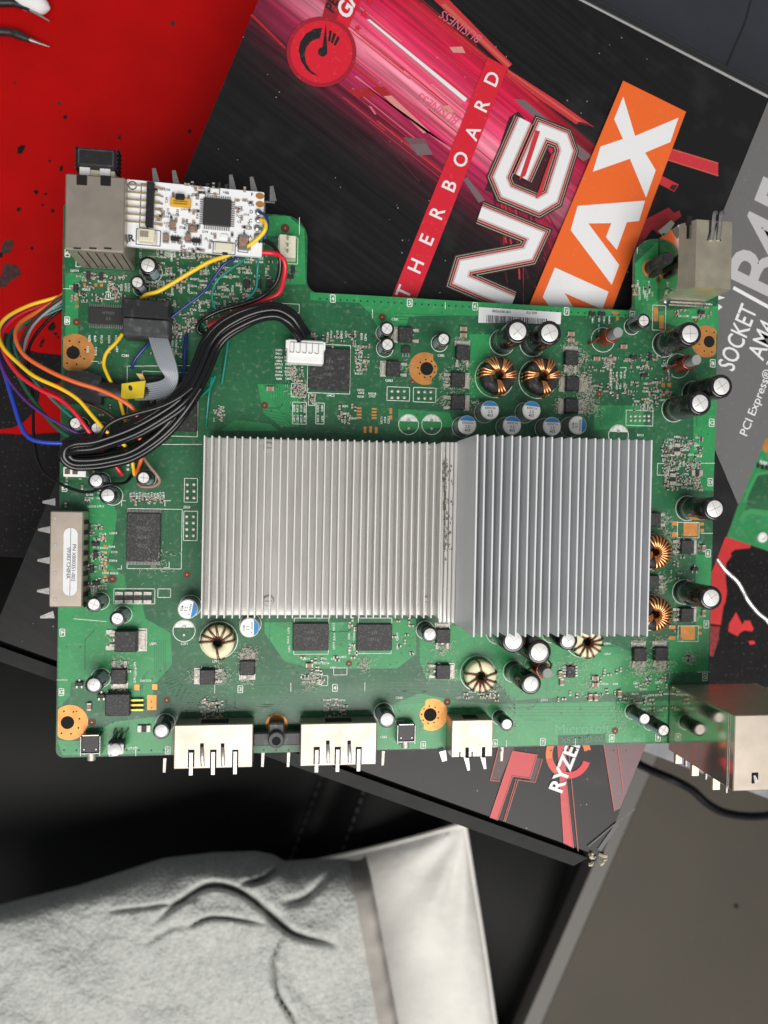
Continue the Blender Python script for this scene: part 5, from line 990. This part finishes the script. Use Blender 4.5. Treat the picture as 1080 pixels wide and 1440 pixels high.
for sd in range(4):
    g = MB()
    for i in range(12):
        t = -.0044 + i * .0008; d = .0056; x, y = [(t, d), (d, t), (t, -d), (-d, t)][sd]; g.box((cc[0] + x, cc[1] + y, zt_ + .0003), (.00035, .0014, .0003) if sd % 2 == 0 else (.0014, .00035, .0003))
    tag(g.build('lead_row', m['tin'], cp), kind='stuff')
hb = Wl(*z6(207, 245)); ph_ = empty('pin_header', (0, 0, 0), 0, addon)
for i in range(6):
    y = hb[1] + .0066 - i * .00264
    slab('header_block', 'plastic', ph_, (hb[0], y, zt_ + .0013), (.0026, .00255, .0026)); s = MB(); s.tube([(hb[0] - .001, y, zt_ + .0013), (hb[0] - .0080, y, zt_ + .0013)], .00033, 6); s.build('pin', mat('gold_pin', (.80, .62, .33), .3, metal=.9) if 'gold_pin' not in bpy.data.materials else bpy.data.materials['gold_pin'], ph_)
    s = MB(); s.tube([(hb[0] + .001, y, zt_ + .0010), (hb[0] + .0028, y, zt_ + .0008), (hb[0] + .0042, y - .0003, zt_ + .0002)], .00035, 6); s.build('pin', bpy.data.materials['gold_pin'], ph_)
sw = wslab('slide_switch', 'yellowpart', *z6(415, 228), .0072, .0030, .0016); wc = Wl(*z6(412, 195)); slab('lever', 'plastic', sw, (wc[0], wc[1], zt_ + .0012), (.0032, .0022, .0018)); slab('terminal', 'tin', sw, (wc[0] + .0030, wc[1] + .0004, zt_ + .0006), (.0008, .0020, .0006)); slab('terminal', 'tin', sw, (wc[0] - .0026, wc[1] + .0008, zt_ + .0006), (.0008, .0020, .0006))
wc = Wl(*z6(415, 230)); slab('print_line', 'ink', sw, (wc[0], wc[1] + .0003, zt_ + .00168), (.005, .00025, .00005)); slab('print_line', 'ink', sw, (wc[0], wc[1] - .0005, zt_ + .00168), (.005, .00025, .00005))
js = wslab('socket', 'cream', *z6(185, 462), .0058, .0046, .0028, .0003); wc = Wl(*z6(170, 458)); slab('cavity', 'shieldgold', js, (wc[0], wc[1] + .0002, zt_ + .00287), (.0030, .0024, .0001)); wslab('socket_foot', 'cream', *z6(232, 478), .0018, .0036, .0014)
pb = wslab('push_button', 'cream', *z6(713, 535), .0066, .0034, .0014, .0004); wslab('stem', 'plastic', *z6(720, 575), .0018, .0010, .0010)
for x, y, w, h, mm in [(313, 472, .0020, .0034, 'mlcc'), (360, 385, .0020, .0034, 'mlcc'), (465, 472, .0018, .0032, 'mlcc'), (498, 410, .0032, .0020, 'mlcc'), (845, 503, .0030, .0052, 'mlcc')]:
    c = Wl(*z6(x, y)); o = slab('ceramic_capacitor', mm, addon, (c[0], c[1], zt_ + .0008), (w * (1 if h > w else .6), h * (.6 if h > w else 1), .0014), 0, .0001)
    for sg in (-1, 1): slab('end_cap', 'tin', o, (c[0] + (0 if h > w else sg * w * .40), c[1] + (sg * h * .40 if h > w else 0), zt_ + .00085), (w * (1 if h > w else .22), h * (.22 if h > w else 1), .0015))
for x, y in [(375, 475), (523, 488)]:
    o = wslab('small_transistor', 'plastic', *z6(x, y), .0030, .0015, .0010); c = Wl(*z6(x, y))
    for i in (-1, 0, 1):
        for sg in (-1, 1): slab('lead', 'tin', o, (c[0] + i * .0010, c[1] + sg * .0011, zt_ + .0003), (.0004, .0009, .0003))
for x, y in [(648, 140), (715, 455)]: wslab('light_emitter', 'white', *z6(x, y), .0026, .0013, .0007)
for x, y in [(960, 175), (960, 232)]: c = Wl(*z6(x, y)); s = MB(); s.sheet([(c[0] + .0016 * math.cos(t), c[1] + .0012 * math.sin(t)) for t in np.linspace(0, 6.0, 20)], zt_ + .0001); s.build('copper_pad', m['gold'], addon, ang=0)
for x, y in [(948, 288), (948, 340), (940, 398), (940, 452)]: c = Wl(*z6(x, y)); s = MB(); s.lathe([(.0013, 0), (.0011, .0007), (.0005, .0011)], 12, (c[0], c[1], zt_)); s.build('solder_joint', m['tin'], addon)
g = MB(); tiny = MB()
for _ in range(190):
    x, y = random.uniform(245, 900), random.uniform(95, 560)
    if 540 < x < 800 and 165 < y < 425 or x < 330 and y > 400 or 340 < x < 490 and 180 < y < 270: continue
    c = Wl(*z6(x, y)); t = random.random()
    if t < .6: put_text(g, random.choice(['R', 'C', 'D', 'U', 'J']) + str(random.randint(1, 40)), c, .0012, R_(random.choice([0, 90])), zt_ + .00012, 0, .02)
    else:
        r = random.choice([0, 90]); tiny.box((c[0], c[1], zt_ + .0003), (.0009, .0008, .0005), R_(r), random.choice([0, 0, 1]))
        for sg in (-1, 1): tiny.box((c[0] + sg * .0007 * math.cos(R_(r)), c[1] + sg * .0007 * math.sin(R_(r)), zt_ + .0003), (.0005, .0009, .0006), R_(r), 2)
for ch, x, y in [('F', 905, 165), ('E', 905, 222), ('D', 900, 284), ('C', 895, 345), ('B', 895, 395), ('A', 895, 455)]: put_text(g, ch, Wl(*z6(x, y)), .0018, 0, zt_ + .00012, 0, .02, 1, 'c')
for x, y, w, h in [(165, 245, .0030, .0160), (845, 505, .0036, .0062), (648, 140, .0036, .0022), (190, 462, .0085, .0056), (713, 535, .0080, .0042)]:
    c = Wl(*z6(x, y)); w /= 2; h /= 2
    for q in ([(c[0] - w, c[1] - h), (c[0] + w, c[1] - h)], [(c[0] + w, c[1] - h), (c[0] + w, c[1] + h)], [(c[0] + w, c[1] + h), (c[0] - w, c[1] + h)], [(c[0] - w, c[1] + h), (c[0] - w, c[1] - h)]): ribbon(g, q, .0003, zt_ + .00012)
c = Wl(*z6(80, 103)); ribbon(g, [(c[0] + .0014 * math.cos(t), c[1] + .0014 * math.sin(t)) for t in np.linspace(0, 6.283, 22)], .0004, zt_ + .00012); put_text(g, 'JR', Wl(*z6(35, 490)), .0034, R_(8), zt_ + .00012, 0, .05)
tag(g.build('silkscreen', m['wink'], addon, ang=0), kind='stuff'); tag(tiny.build('small_component', [m['mlcc'], m['chip'], m['tindull']], addon), kind='stuff')
slab('adhesive_pad', 'plastic2', addon, (ww * .5, -wh * .5, -.0005), (ww * .6, wh * .5, .0010))
# plug-in dongle
dg = empty('usb_dongle', (*P(137, 226, .015)[:2], .006)); tag(dg, 'black ribbed stub plug sticking out of the tall metal socket', 'dongle')
a, c = P(107, 210, .017), P(164, 238, .017); s = MB(); wd, dp = c[0] - a[0], a[1] - c[1]; s.box((0, .0, .0075), (wd, dp * 1.25, .0075), b=.0009); s.build('body', m['plastic'], dg)
for sg in (-1, 1):
    for i in range(6): slab('grip_rib', 'plastic', dg, (sg * (wd / 2 + .0002), -.0035 + i * .0015, .0075), (.0007, .0007, .0062))
s = MB(); q = [(-wd * .42, -dp * .42), (wd * .42, -dp * .42), (wd * .42, dp * .45), (-wd * .42, dp * .45), (-wd * .42, -dp * .42)]; ribbon(s, q, .0005, .01132); s.build('inset_line', m['plastic2'], dg, ang=0)
slab('plug_collar', 'cream', dg, (.0006, -dp * .62 - .0018, .0072), (wd * .80, .0046, .0050)); slab('clip', 'white', dg, (wd * .22, -dp * .62 - .0014, .0102), (.0036, .0036, .0012)); slab('clip', 'white', dg, (-wd * .28, -dp * .62 - .0014, .0102), (.0036, .0036, .0012))
# ribbon lead: black socket, grey flat cable, yellow label, black plug
rb = empty('ribbon_lead', (*P(205, 445, .004)[:2], .0014)); tag(rb, 'black box connector on a grey ribbon with a yellow taped tail', 'cable connector'); rl = np.array(rb.location)
a, b3, c3 = P(171, 417, .0120), P(238, 422, .0120), P(170, 471, .0120); arz = math.atan2(b3[1] - a[1], b3[0] - a[0]); ctr = (b3 + c3) / 2 - rl; wd, dp = np.linalg.norm(b3 - a), np.linalg.norm(c3 - a)
ca, sa = math.cos(arz), math.sin(arz)
def rbp(x, y): return (ctr[0] + x * ca - y * sa, ctr[1] + x * sa + y * ca)
s = MB(); q = rbp(0, dp * .245); s.box((q[0], q[1], .0052), (wd, dp * .48, .0104), arz, b=.0005); s.build('connector_half', m['plastic'], rb); s = MB(); q = rbp(.0002, -dp * .24); s.box((q[0], q[1], .0049), (wd * .97, dp * .46, .0097), arz, b=.0005); s.build('connector_half', m['plastic2'], rb)
s = MB(); q = rbp(0, -dp * .46); s.box((q[0], q[1], .0030), (wd * .98, dp * .08, .0058), arz, b=.0003); s.build('latch_bar', m['plastic'], rb)
rc = [(221, 470, .0075), (228, 492, .0100), (236, 515, .0110), (241, 530, .0100), (238, 541, .0085), (226, 548, .0070), (205, 551, .0055), (190, 551, .0050)]
wid = [13, 13, 12, 10, 11, 12, 11.5, 11.5]
for i in range(8):
    pts = []; nx_ = [(1, 0), (1, -.1), (1, -.1), (.9, .3), (.5, .9), (.1, 1), (0, 1), (0, 1)]
    for (x, y, z), w, d in zip(rc, wid, nx_): t = (i - 3.5) / 4; pts.append(P(x + d[0] * w * t, y + d[1] * w * t, z) - rl)
    s = MB(); s.tube(spline(pts, 5), .00062, 7); s.build('ribbon_wire', W['grey'], rb, ang=80)
s = MB(); s.tube(spline([P(x, y, .0052) - rl for x, y in [(226, 549), (212, 551), (195, 551), (170, 550), (140, 548)]], 4), [.0030] * 17, 12, squash=.4); s.build('heat_shrink', m['plastic'], rb, ang=80)
a, c = P(91, 521, .005), P(142.5, 568, .005); s = MB(); s.prism([tuple(p) for p in round_poly([(a[0] - rl[0], c[1] - rl[1]), (c[0] - rl[0], c[1] - rl[1]), (c[0] - rl[0], a[1] - .0018 - rl[1]), (c[0] - .0022 - rl[0], a[1] - .0018 - rl[1] + .0008), (a[0] + .008 - rl[0], a[1] - rl[1]), (a[0] - rl[0], a[1] - rl[1])], .0006, 3)], -.001, .0040); s.build('plug', m['plastic'], rb)
q = px([(171.5, 540), (205, 535.5), (202, 560), (170.5, 561.5)], .0072); s = MB(); s.prism([(x - rl[0], y - rl[1]) for x, y in q], .0052, .0064); yl = s.build('tape_label', mat('yellow_tape', (.66, .50, .012), .45, var=.08, vs=200), rb, ang=0)
s = MB(); pp = P(184, 546, .0072) - rl; s.sheet(blob(pp, .0007, .0011, .3, 9, .15), .0065); s.build('ink_mark', m['ink'], yl, ang=0)
q = px([(191, 525), (200, 525.5), (204, 534), (198, 535)], .006); s = MB(); s.prism([(x - rl[0], y - rl[1]) for x, y in q], .0040, .0043); s.build('tape_end', mat('kapton_tape', (.62, .40, .16), .35), rb, ang=0)
# black wire harness with white plug
hn = empty('wire_harness', (*P(427, 490, .004)[:2], .0018)); tag(hn, 'bundle of black wires looping to a white five pin plug', 'wire harness'); hl_ = np.array(hn.location)
path = [(428, 474, .008), (420, 462, .011), (408, 447, .0135), (390, 438, .014), (365, 440, .014), (338, 450, .0135), (312, 466, .013), (296, 486, .0125), (286, 510, .0125), (272, 540, .013), (250, 565, .0135), (222, 585, .013), (190, 603, .0115), (160, 615, .0105), (130, 624, .0100), (106, 626, .0095), (94, 632, .0085), (92, 643, .0075), (104, 652, .0065), (130, 652, .0060), (155, 648, .0060), (185, 640, .0068), (215, 622, .0088), (240, 600, .0105), (262, 572, .0120), (280, 545, .0125)]
for i in range(7):
    o = [(-8, -.0004), (-5, .0010), (-1.8, .0004), (1.2, .0012), (4.4, .0002), (7.6, -.0004), (0, -.0016)][i]; pts = []
    pp_ = path if i < 5 else path[:17]
    for j, (x, y, z) in enumerate(pp_):
        x0, y0 = pp_[max(0, j - 1)][:2]; x1, y1 = pp_[min(len(pp_) - 1, j + 1)][:2]; d = math.hypot(x1 - x0, y1 - y0); nx, ny = -(y1 - y0) / d, (x1 - x0) / d
        k = o[0] * (1 if j > 1 else .85) * (1.15 if 4 < j < 13 else 1.0) + .7 * math.sin(j * .6 + i * 2); pts.append(P(x + nx * k * 1.2, y + ny * k * 1.2, z + o[1] + .0004 * math.sin(j * .7 + i)) - hl_)
    s = MB(); s.tube(spline(pts, 6), .00120, 9); s.build('wire', W['black'], hn, ang=80)
pa, pb_, pc3 = P(400, 475, .0085), P(454, 478.5, .0085), P(405, 509, .0085); prz = math.atan2(pb_[1] - pa[1], pb_[0] - pa[0]); ctr = (pb_ + pc3) / 2 - hl_; wd, dp = np.linalg.norm(pb_ - pa) * .97, np.linalg.norm(pc3 - pa) * .96
s = MB(); ca, sa = math.cos(prz), math.sin(prz)
def hp(x, y): return (ctr[0] + x * ca - y * sa, ctr[1] + x * sa + y * ca)
s.box((ctr[0], ctr[1], .0033), (wd, dp, .0058), prz, b=.0005); hs_ = s.build('plug_housing', m['white'], hn)
s = MB(); q = hp(.0004, dp * .10); s.box((q[0], q[1], .0065), (wd * .90, dp * .50, .0008), prz, b=.0002); s.build('terminal_cover', m['white'], hs_)
for i in range(5):
    q = hp(-wd * .36 + i * wd * .165, dp * .10); s = MB(); s.tube([(q[0] + .0007 * math.cos(t), q[1] - .0012 + .0007 * math.sin(t) * .8, .0070) for t in np.linspace(math.pi, 2 * math.pi, 9)] + [(q[0] + .0007, q[1] + .0022, .0070)], .00016, 5); s.build('terminal_lock', m['score'], hs_)
for sg in (-1, 1): q = hp(sg * wd * .5, dp * .28); s = MB(); s.box((q[0], q[1], .0040), (.0010, .0030, .0050), prz, b=.0002); s.build('polarising_rib', m['white'], hs_)
# single wires
def wire(cname, pts, r, label, cat='wire', group=None, name=None, tip=None, n=6):
    q = [P(*p) for p in pts]; s = MB(); s.tube(spline(q, n), r, 8); o = s.build(name or (cname + '_wire' if cname in W else 'wire'), W[cname], None, ang=80); tag(o, label, cat, group)
    if tip: t = MB(); t.tube([q[-1], q[-1] + (q[-1] - q[-2]) / np.linalg.norm(q[-1] - q[-2]) * tip], r * .55, 6); t.build('bare_end', m['tin'], o)
    return o
wire('yellow', [(366, 309, .0195), (373, 312, .0205), (373, 322, .0205), (366, 332, .0195), (352, 344, .0180), (335, 353, .0165), (318, 360, .0150), (295, 368, .0130), (268, 383, .0105), (240, 400, .0085), (222, 410, .0075), (205, 415, .0065), (196, 425, .005)], .00082, 'yellow wire from the white add-on board to the black box connector')
wire('navy', [(364, 298, .0195), (374, 304, .0208), (376, 318, .0205), (370, 334, .0185), (355, 350, .0150), (335, 361, .0120), (315, 372, .0095), (300, 392, .0080), (285, 412, .0075), (262, 430, .0065), (240, 447, .0055), (225, 458, .0045)], .00058, 'thin navy wire from the white add-on board past the box connector')
wire('teal', [(366, 320, .0195), (373, 330, .0190), (366, 343, .0165), (350, 360, .0130), (325, 378, .0090), (305, 395, .0060), (298, 415, .0050), (303, 435, .0048), (312, 452, .0040), (308, 465, .0020), (283, 455, .0008)], .00050, 'teal wire swinging wide from the white add-on board under the red wire')
wire('teal', [(366, 330, .0195), (368, 342, .0170), (364, 358, .0120), (362, 380, .0080), (360, 405, .0070), (348, 422, .0070), (335, 440, .0062), (328, 452, .0050), (322, 470, .0030), (318, 500, .0025), (312, 540, .0008)], .00048, 'teal wire dropping straight from the white add-on board beside the loop')
wire('black', [(368, 337, .0180), (378, 341, .0165), (388, 350, .0140), (394, 366, .0115), (392, 388, .0095), (383, 404, .0085), (366, 418, .0085), (340, 428, .0080), (312, 436, .0075), (292, 445, .0065), (280, 455, .0045), (278, 465, .0030), (288, 471, .0022), (300, 470, .0015)], .00085, 'single black wire looping back beside the red wire')
wire('red', [(366, 355, .0150), (382, 356, .0145), (394, 360, .0125), (401, 372, .0105), (399, 392, .0090), (392, 412, .0085), (375, 421, .0080), (345, 433, .0068), (315, 447, .0050), (293, 458, .0025)], .00100, 'thick red wire curving beside the cream pin header', tip=.0018)
wire('teal', [(303, 528, .010), (295, 545, .006), (283, 557, .0026), (275, 562, .0010)], .00045, 'short teal wire end poking out of the black bundle')
wire('teal', [(298, 530, .010), (294, 555, .004), (291, 585, .0012), (290, 600, .0008)], .00040, 'fine teal wire running down from the bundle to the board')
wire('navy', [(262, 470, .0009), (260, 490, .0030), (259, 520, .0038), (257, 552, .0034), (256, 575, .0030)], .00068, 'short navy wire soldered between tin pads and the large black chip')
wire('navy', [(210, 482, .0040), (200, 493, .0040), (190, 506, .0028), (185, 518, .0008)], .00065, 'stub of navy wire ending at a solder dot near the ribbon')
wire('yellow', [(172, 470, .0045), (163, 482, .0050), (150, 496, .0052), (146, 512, .0050), (151, 527, .0050), (160, 545, .0038), (168, 562, .0034), (173, 580, .0030), (178, 600, .0028), (184, 620, .0025)], .00070, 'yellow wire passing under the ribbon tail')
# the rainbow set leaving from under the board edge and looping back to the header
grp = 'rainbow wires looping round the board edge'
rain = [('yellow', [(92, 415, -.0045), (70, 421, -.004), (40, 430, -.002), (10, 446, .002), (-2, 465, .005), (4, 488, .008), (25, 510, .010), (50, 530, .012), (85, 546, .0125), (110, 562, .0125), (130, 585, .012), (150, 607, .0115), (165, 618, .0080), (182, 634, .0050), (187, 655, .0030), (189, 668, .0008)], .00075, 'bright yellow wire of the rainbow set over the black plug'),
        ('red', [(92, 420, -.005), (60, 430, -.004), (30, 442, -.002), (8, 460, .001), (2, 480, .004), (10, 505, .007), (30, 530, .009), (60, 550, .0105), (85, 562, .0105), (105, 580, .0105), (125, 607, .0090), (140, 628, .0050), (152, 642, .0045), (166, 660, .0030), (172, 668, .0015)], .00080, 'crimson wire of the rainbow set crossing the black bundle'),
        ('orange', [(95, 408, -.0045), (75, 425, -.0035), (50, 440, -.001), (28, 455, .003), (22, 475, .007), (35, 500, .010), (70, 522, .0125), (105, 537, .0135), (140, 548, .0135), (170, 562, .0135), (188, 576, .0125), (195, 592, .011), (196, 612, .0085), (200, 635, .0055), (196, 655, .0030), (191, 668, .0008)], .00082, 'orange wire of the rainbow set arching over the yellow tape'),
        ('blue', [(92, 424, -.0055), (60, 430, -.005), (25, 440, -.004), (2, 458, -.003), (-4, 490, -.001), (8, 530, .001), (20, 570, .003), (30, 600, .0045), (45, 618, .0055), (80, 623, .006), (120, 620, .0062), (150, 615, .006), (170, 612, .004)], .00085, 'blue wire of the rainbow set sagging below the board edge'),
        ('green', [(94, 430, -.0055), (60, 445, -.005), (22, 462, -.003), (12, 480, -.001), (18, 510, .001), (35, 545, .003), (60, 580, .006), (85, 606, .0078), (110, 620, .0082), (140, 626, .0080), (165, 620, .0070), (190, 606, .0068)], .00080, 'dark green wire of the rainbow set passing behind the crimson one'),
        ('brown', [(96, 412, -.0040), (72, 428, -.003), (52, 445, -.001), (38, 462, .001), (30, 485, .003), (34, 515, .004), (60, 540, .005), (100, 560, .006), (140, 575, .006), (165, 592, .005), (180, 607, .004), (184, 620, .003)], .00070, 'dark brown wire of the rainbow set under the yellow one'),
        ('grey', [(96, 418, -.0050), (75, 432, -.004), (55, 448, -.003), (42, 465, -.002), (34, 488, -.001), (32, 510, -.002)], .00060, 'grey wire end of the rainbow set outside the board edge')]
W['violet'] = wiremat('violet_insulation', (.09, .02, .16))
rain += [('violet', [(93, 417, -.005), (62, 425, -.0045), (30, 436, -.003), (4, 452, -.001), (-6, 480, .001), (2, 515, .003), (22, 548, .005), (50, 575, .007), (85, 597, .008), (120, 614, .0075), (150, 622, .006), (172, 628, .004)], .00055, 'thin violet wire of the rainbow set beside the crimson one'),
         ('teal', [(94, 426, -.0052), (64, 440, -.0045), (34, 456, -.003), (20, 478, -.001), (26, 505, .001), (48, 535, .0035), (78, 566, .006), (108, 592, .0075), (140, 612, .0070), (170, 622, .0050), (186, 640, .0030), (188, 662, .0010)], .00050, 'thin teal wire of the rainbow set between dark green and orange')]
for cn, pts, r, lb_ in rain: wire(cn, pts, r, lb_, group=grp)
wire('black', [(96, 428, -.0060), (66, 452, -.005), (42, 485, -.004), (40, 520, -.003), (46, 560, -.002), (47, 610, -.001), (52, 645, .001), (65, 668, .003), (95, 685, .0045), (125, 692, .0055), (150, 682, .0075), (175, 679, .0040), (186, 668, .001)], .00062, 'thin black wire hanging outside the board edge and back to the header', group=grp)
wire('black', [(270, 545, .0165), (250, 560, .0168), (225, 572, .0162), (190, 582, .0155), (165, 590, .0150), (150, 600, .0142), (140, 615, .0120), (128, 627, .0085)], .00085, 'black strand standing apart above the harness bundle')
wire('pink', [(200, 640, .0050), (210, 655, .0070), (222, 670, .0070), (224, 678, .0050), (215, 684, .0030), (200, 684, .0015), (194, 680, .0006)], .00060, 'dull pink wire hooking round the small capacitor by the header')
wire('silver', [(1008, 786, Z_MAT + .001), (1020, 802, Z_MAT + .0015), (1036, 817, Z_MAT + .001), (1044, 830, Z_MAT + .001), (1052, 845, Z_MAT + .0015), (1066, 862, Z_MAT + .001), (1078, 872, Z_MAT + .001), (1092, 892, Z_MAT + .001)], .0011, 'bent silver wire lying on the mat beside the box', 'wire', name='loose_wire')
wire('silver', [(-14, 892, -.30), (2, 896, -.295), (6, 903, -.295), (1, 915, -.295)], .0008, 'pale hooked wire scrap on the black chair', 'wire', name='wire_scrap') if 0 else None
# second green board on the mat
gb = empty('spare_board', (*P(1070, 690, Z_MAT)[:2], Z_MAT)); tag(gb, 'spare green circuit board fragment on the mat beside the box', 'circuit board'); gl = np.array(gb.location); zg = Z_MAT + .003
def gpx(pts): return [tuple((P(x, y, zg) - gl)[:2]) for x, y in pts]
s = MB(); s.prism(gpx([(1022, 755), (1100, 781), (1220, 790), (1220, 470), (1120, 480)]), .0012, .0030, 0, 1); s.build('substrate', [m['pour'], m['edge']], gb, ang=0)
s = MB(); s.sheet(gpx([(1044, 735), (1052, 715), (1070, 716), (1110, 724), (1110, 655), (1068, 664), (1052, 700)]), .00306); s.build('copper_area', m['mask'], gb, ang=0)
s = MB(); q = gpx([(1041, 733), (1047, 722), (1056, 719), (1090, 724), (1130, 730)]); ribbon(s, q, .0028, .0031); q = gpx([(1046, 706), (1054, 685), (1064, 667), (1090, 662)]); ribbon(s, q, .0016, .0031); s.build('copper_trace', mat('light_trace', (.05, .30, .10), .35), gb, ang=0)
c = gpx([(1071.5, 755.5)])[0]; s = MB(); s.lathe([(.0028, 0), (.0026, .0006), (.0014, .0008), (.0012, .0002)], 20, (c[0], c[1], .0031)); s.build('eyelet', m['white'], gb)
c = gpx([(1082, 627)])[0]; s = MB(); s.sheet(circ(c, .0042, 24), .0031); s.build('mounting_pad', m['gold'], gb, ang=0)
s = MB(); put_text(s, '58R7', gpx([(1067, 652)])[0], .003, R_(-15), .0031, 0, .02); s.build('silkscreen', m['silk'], gb, ang=0)
for x, y in [(1066, 655), (1072, 657), (1078, 658)]: c = gpx([(x, y)])[0]; slab('resistor', 'chip', gb, (c[0], c[1], .0035), (.0014, .0024, .0008))
# tweezers and swab on the mat
zt2 = Z_MAT + .004
tz = empty('tweezers', (*P(0, 30, Z_MAT)[:2], Z_MAT)); tag(tz, 'black coated bent tweezers with bare steel tips on the red mat', 'tweezers'); tl = np.array(tz.location)
for arm, tp in [([(-60, -8), (-10, 3), (18, 4), (34, 8), (43, 14)], [(43, 14), (56, 22), (70, 30)]), ([(-60, 52), (-10, 45), (15, 46), (32, 52), (42, 56)], [(42, 56), (55, 61), (70, 66)])]:
    s = MB(); q = [P(x, y, zt2) - tl for x, y in arm]; s.tube(spline(q, 5), [.0017] * 12 + list(np.linspace(.0019, .0012, len(spline(q, 5)) - 12)), 10); s.build('coated_arm', m['plastic'], tz, ang=80); s = MB(); s.tube([P(x, y, zt2) - tl for x, y in tp], [.0010, .0006, .00025], 8); s.build('steel_tip', m['tin'], tz, ang=80)
q = [P(-60, 52, zt2) - tl, P(-110, 22, zt2) - tl, P(-60, -8, zt2) - tl]; s = MB(); s.tube(spline(q, 8), .0019, 10); s.build('joined_end', m['plastic'], tz, ang=80)
sw_ = empty('cotton_swab', (*P(30, 8, Z_MAT)[:2], Z_MAT)); tag(sw_, 'white cotton swab tip behind the tweezers', 'cotton swab'); sl2 = np.array(sw_.location)
A_, B_ = P(20, -6, Z_MAT + .0035) - sl2, P(70, 12, Z_MAT + .0035) - sl2; s = MB(); s.tube([A_ + (B_ - A_) * t for t in np.linspace(0, 1, 12)], [.0012] + [.0035 * math.sqrt(max(0, 1 - (2 * t - 1) ** 4)) + .0008 for t in np.linspace(.1, .97, 10)] + [.0006], 12); s.build('cotton_tip', mat('cotton', (.72, .72, .72), .95, bump=.8, bs=900), sw_, ang=80)
s = MB(); s.tube([A_, A_ - (B_ - A_) * 1.6], .0011, 8); s.build('stick', m['white'], sw_, ang=80)
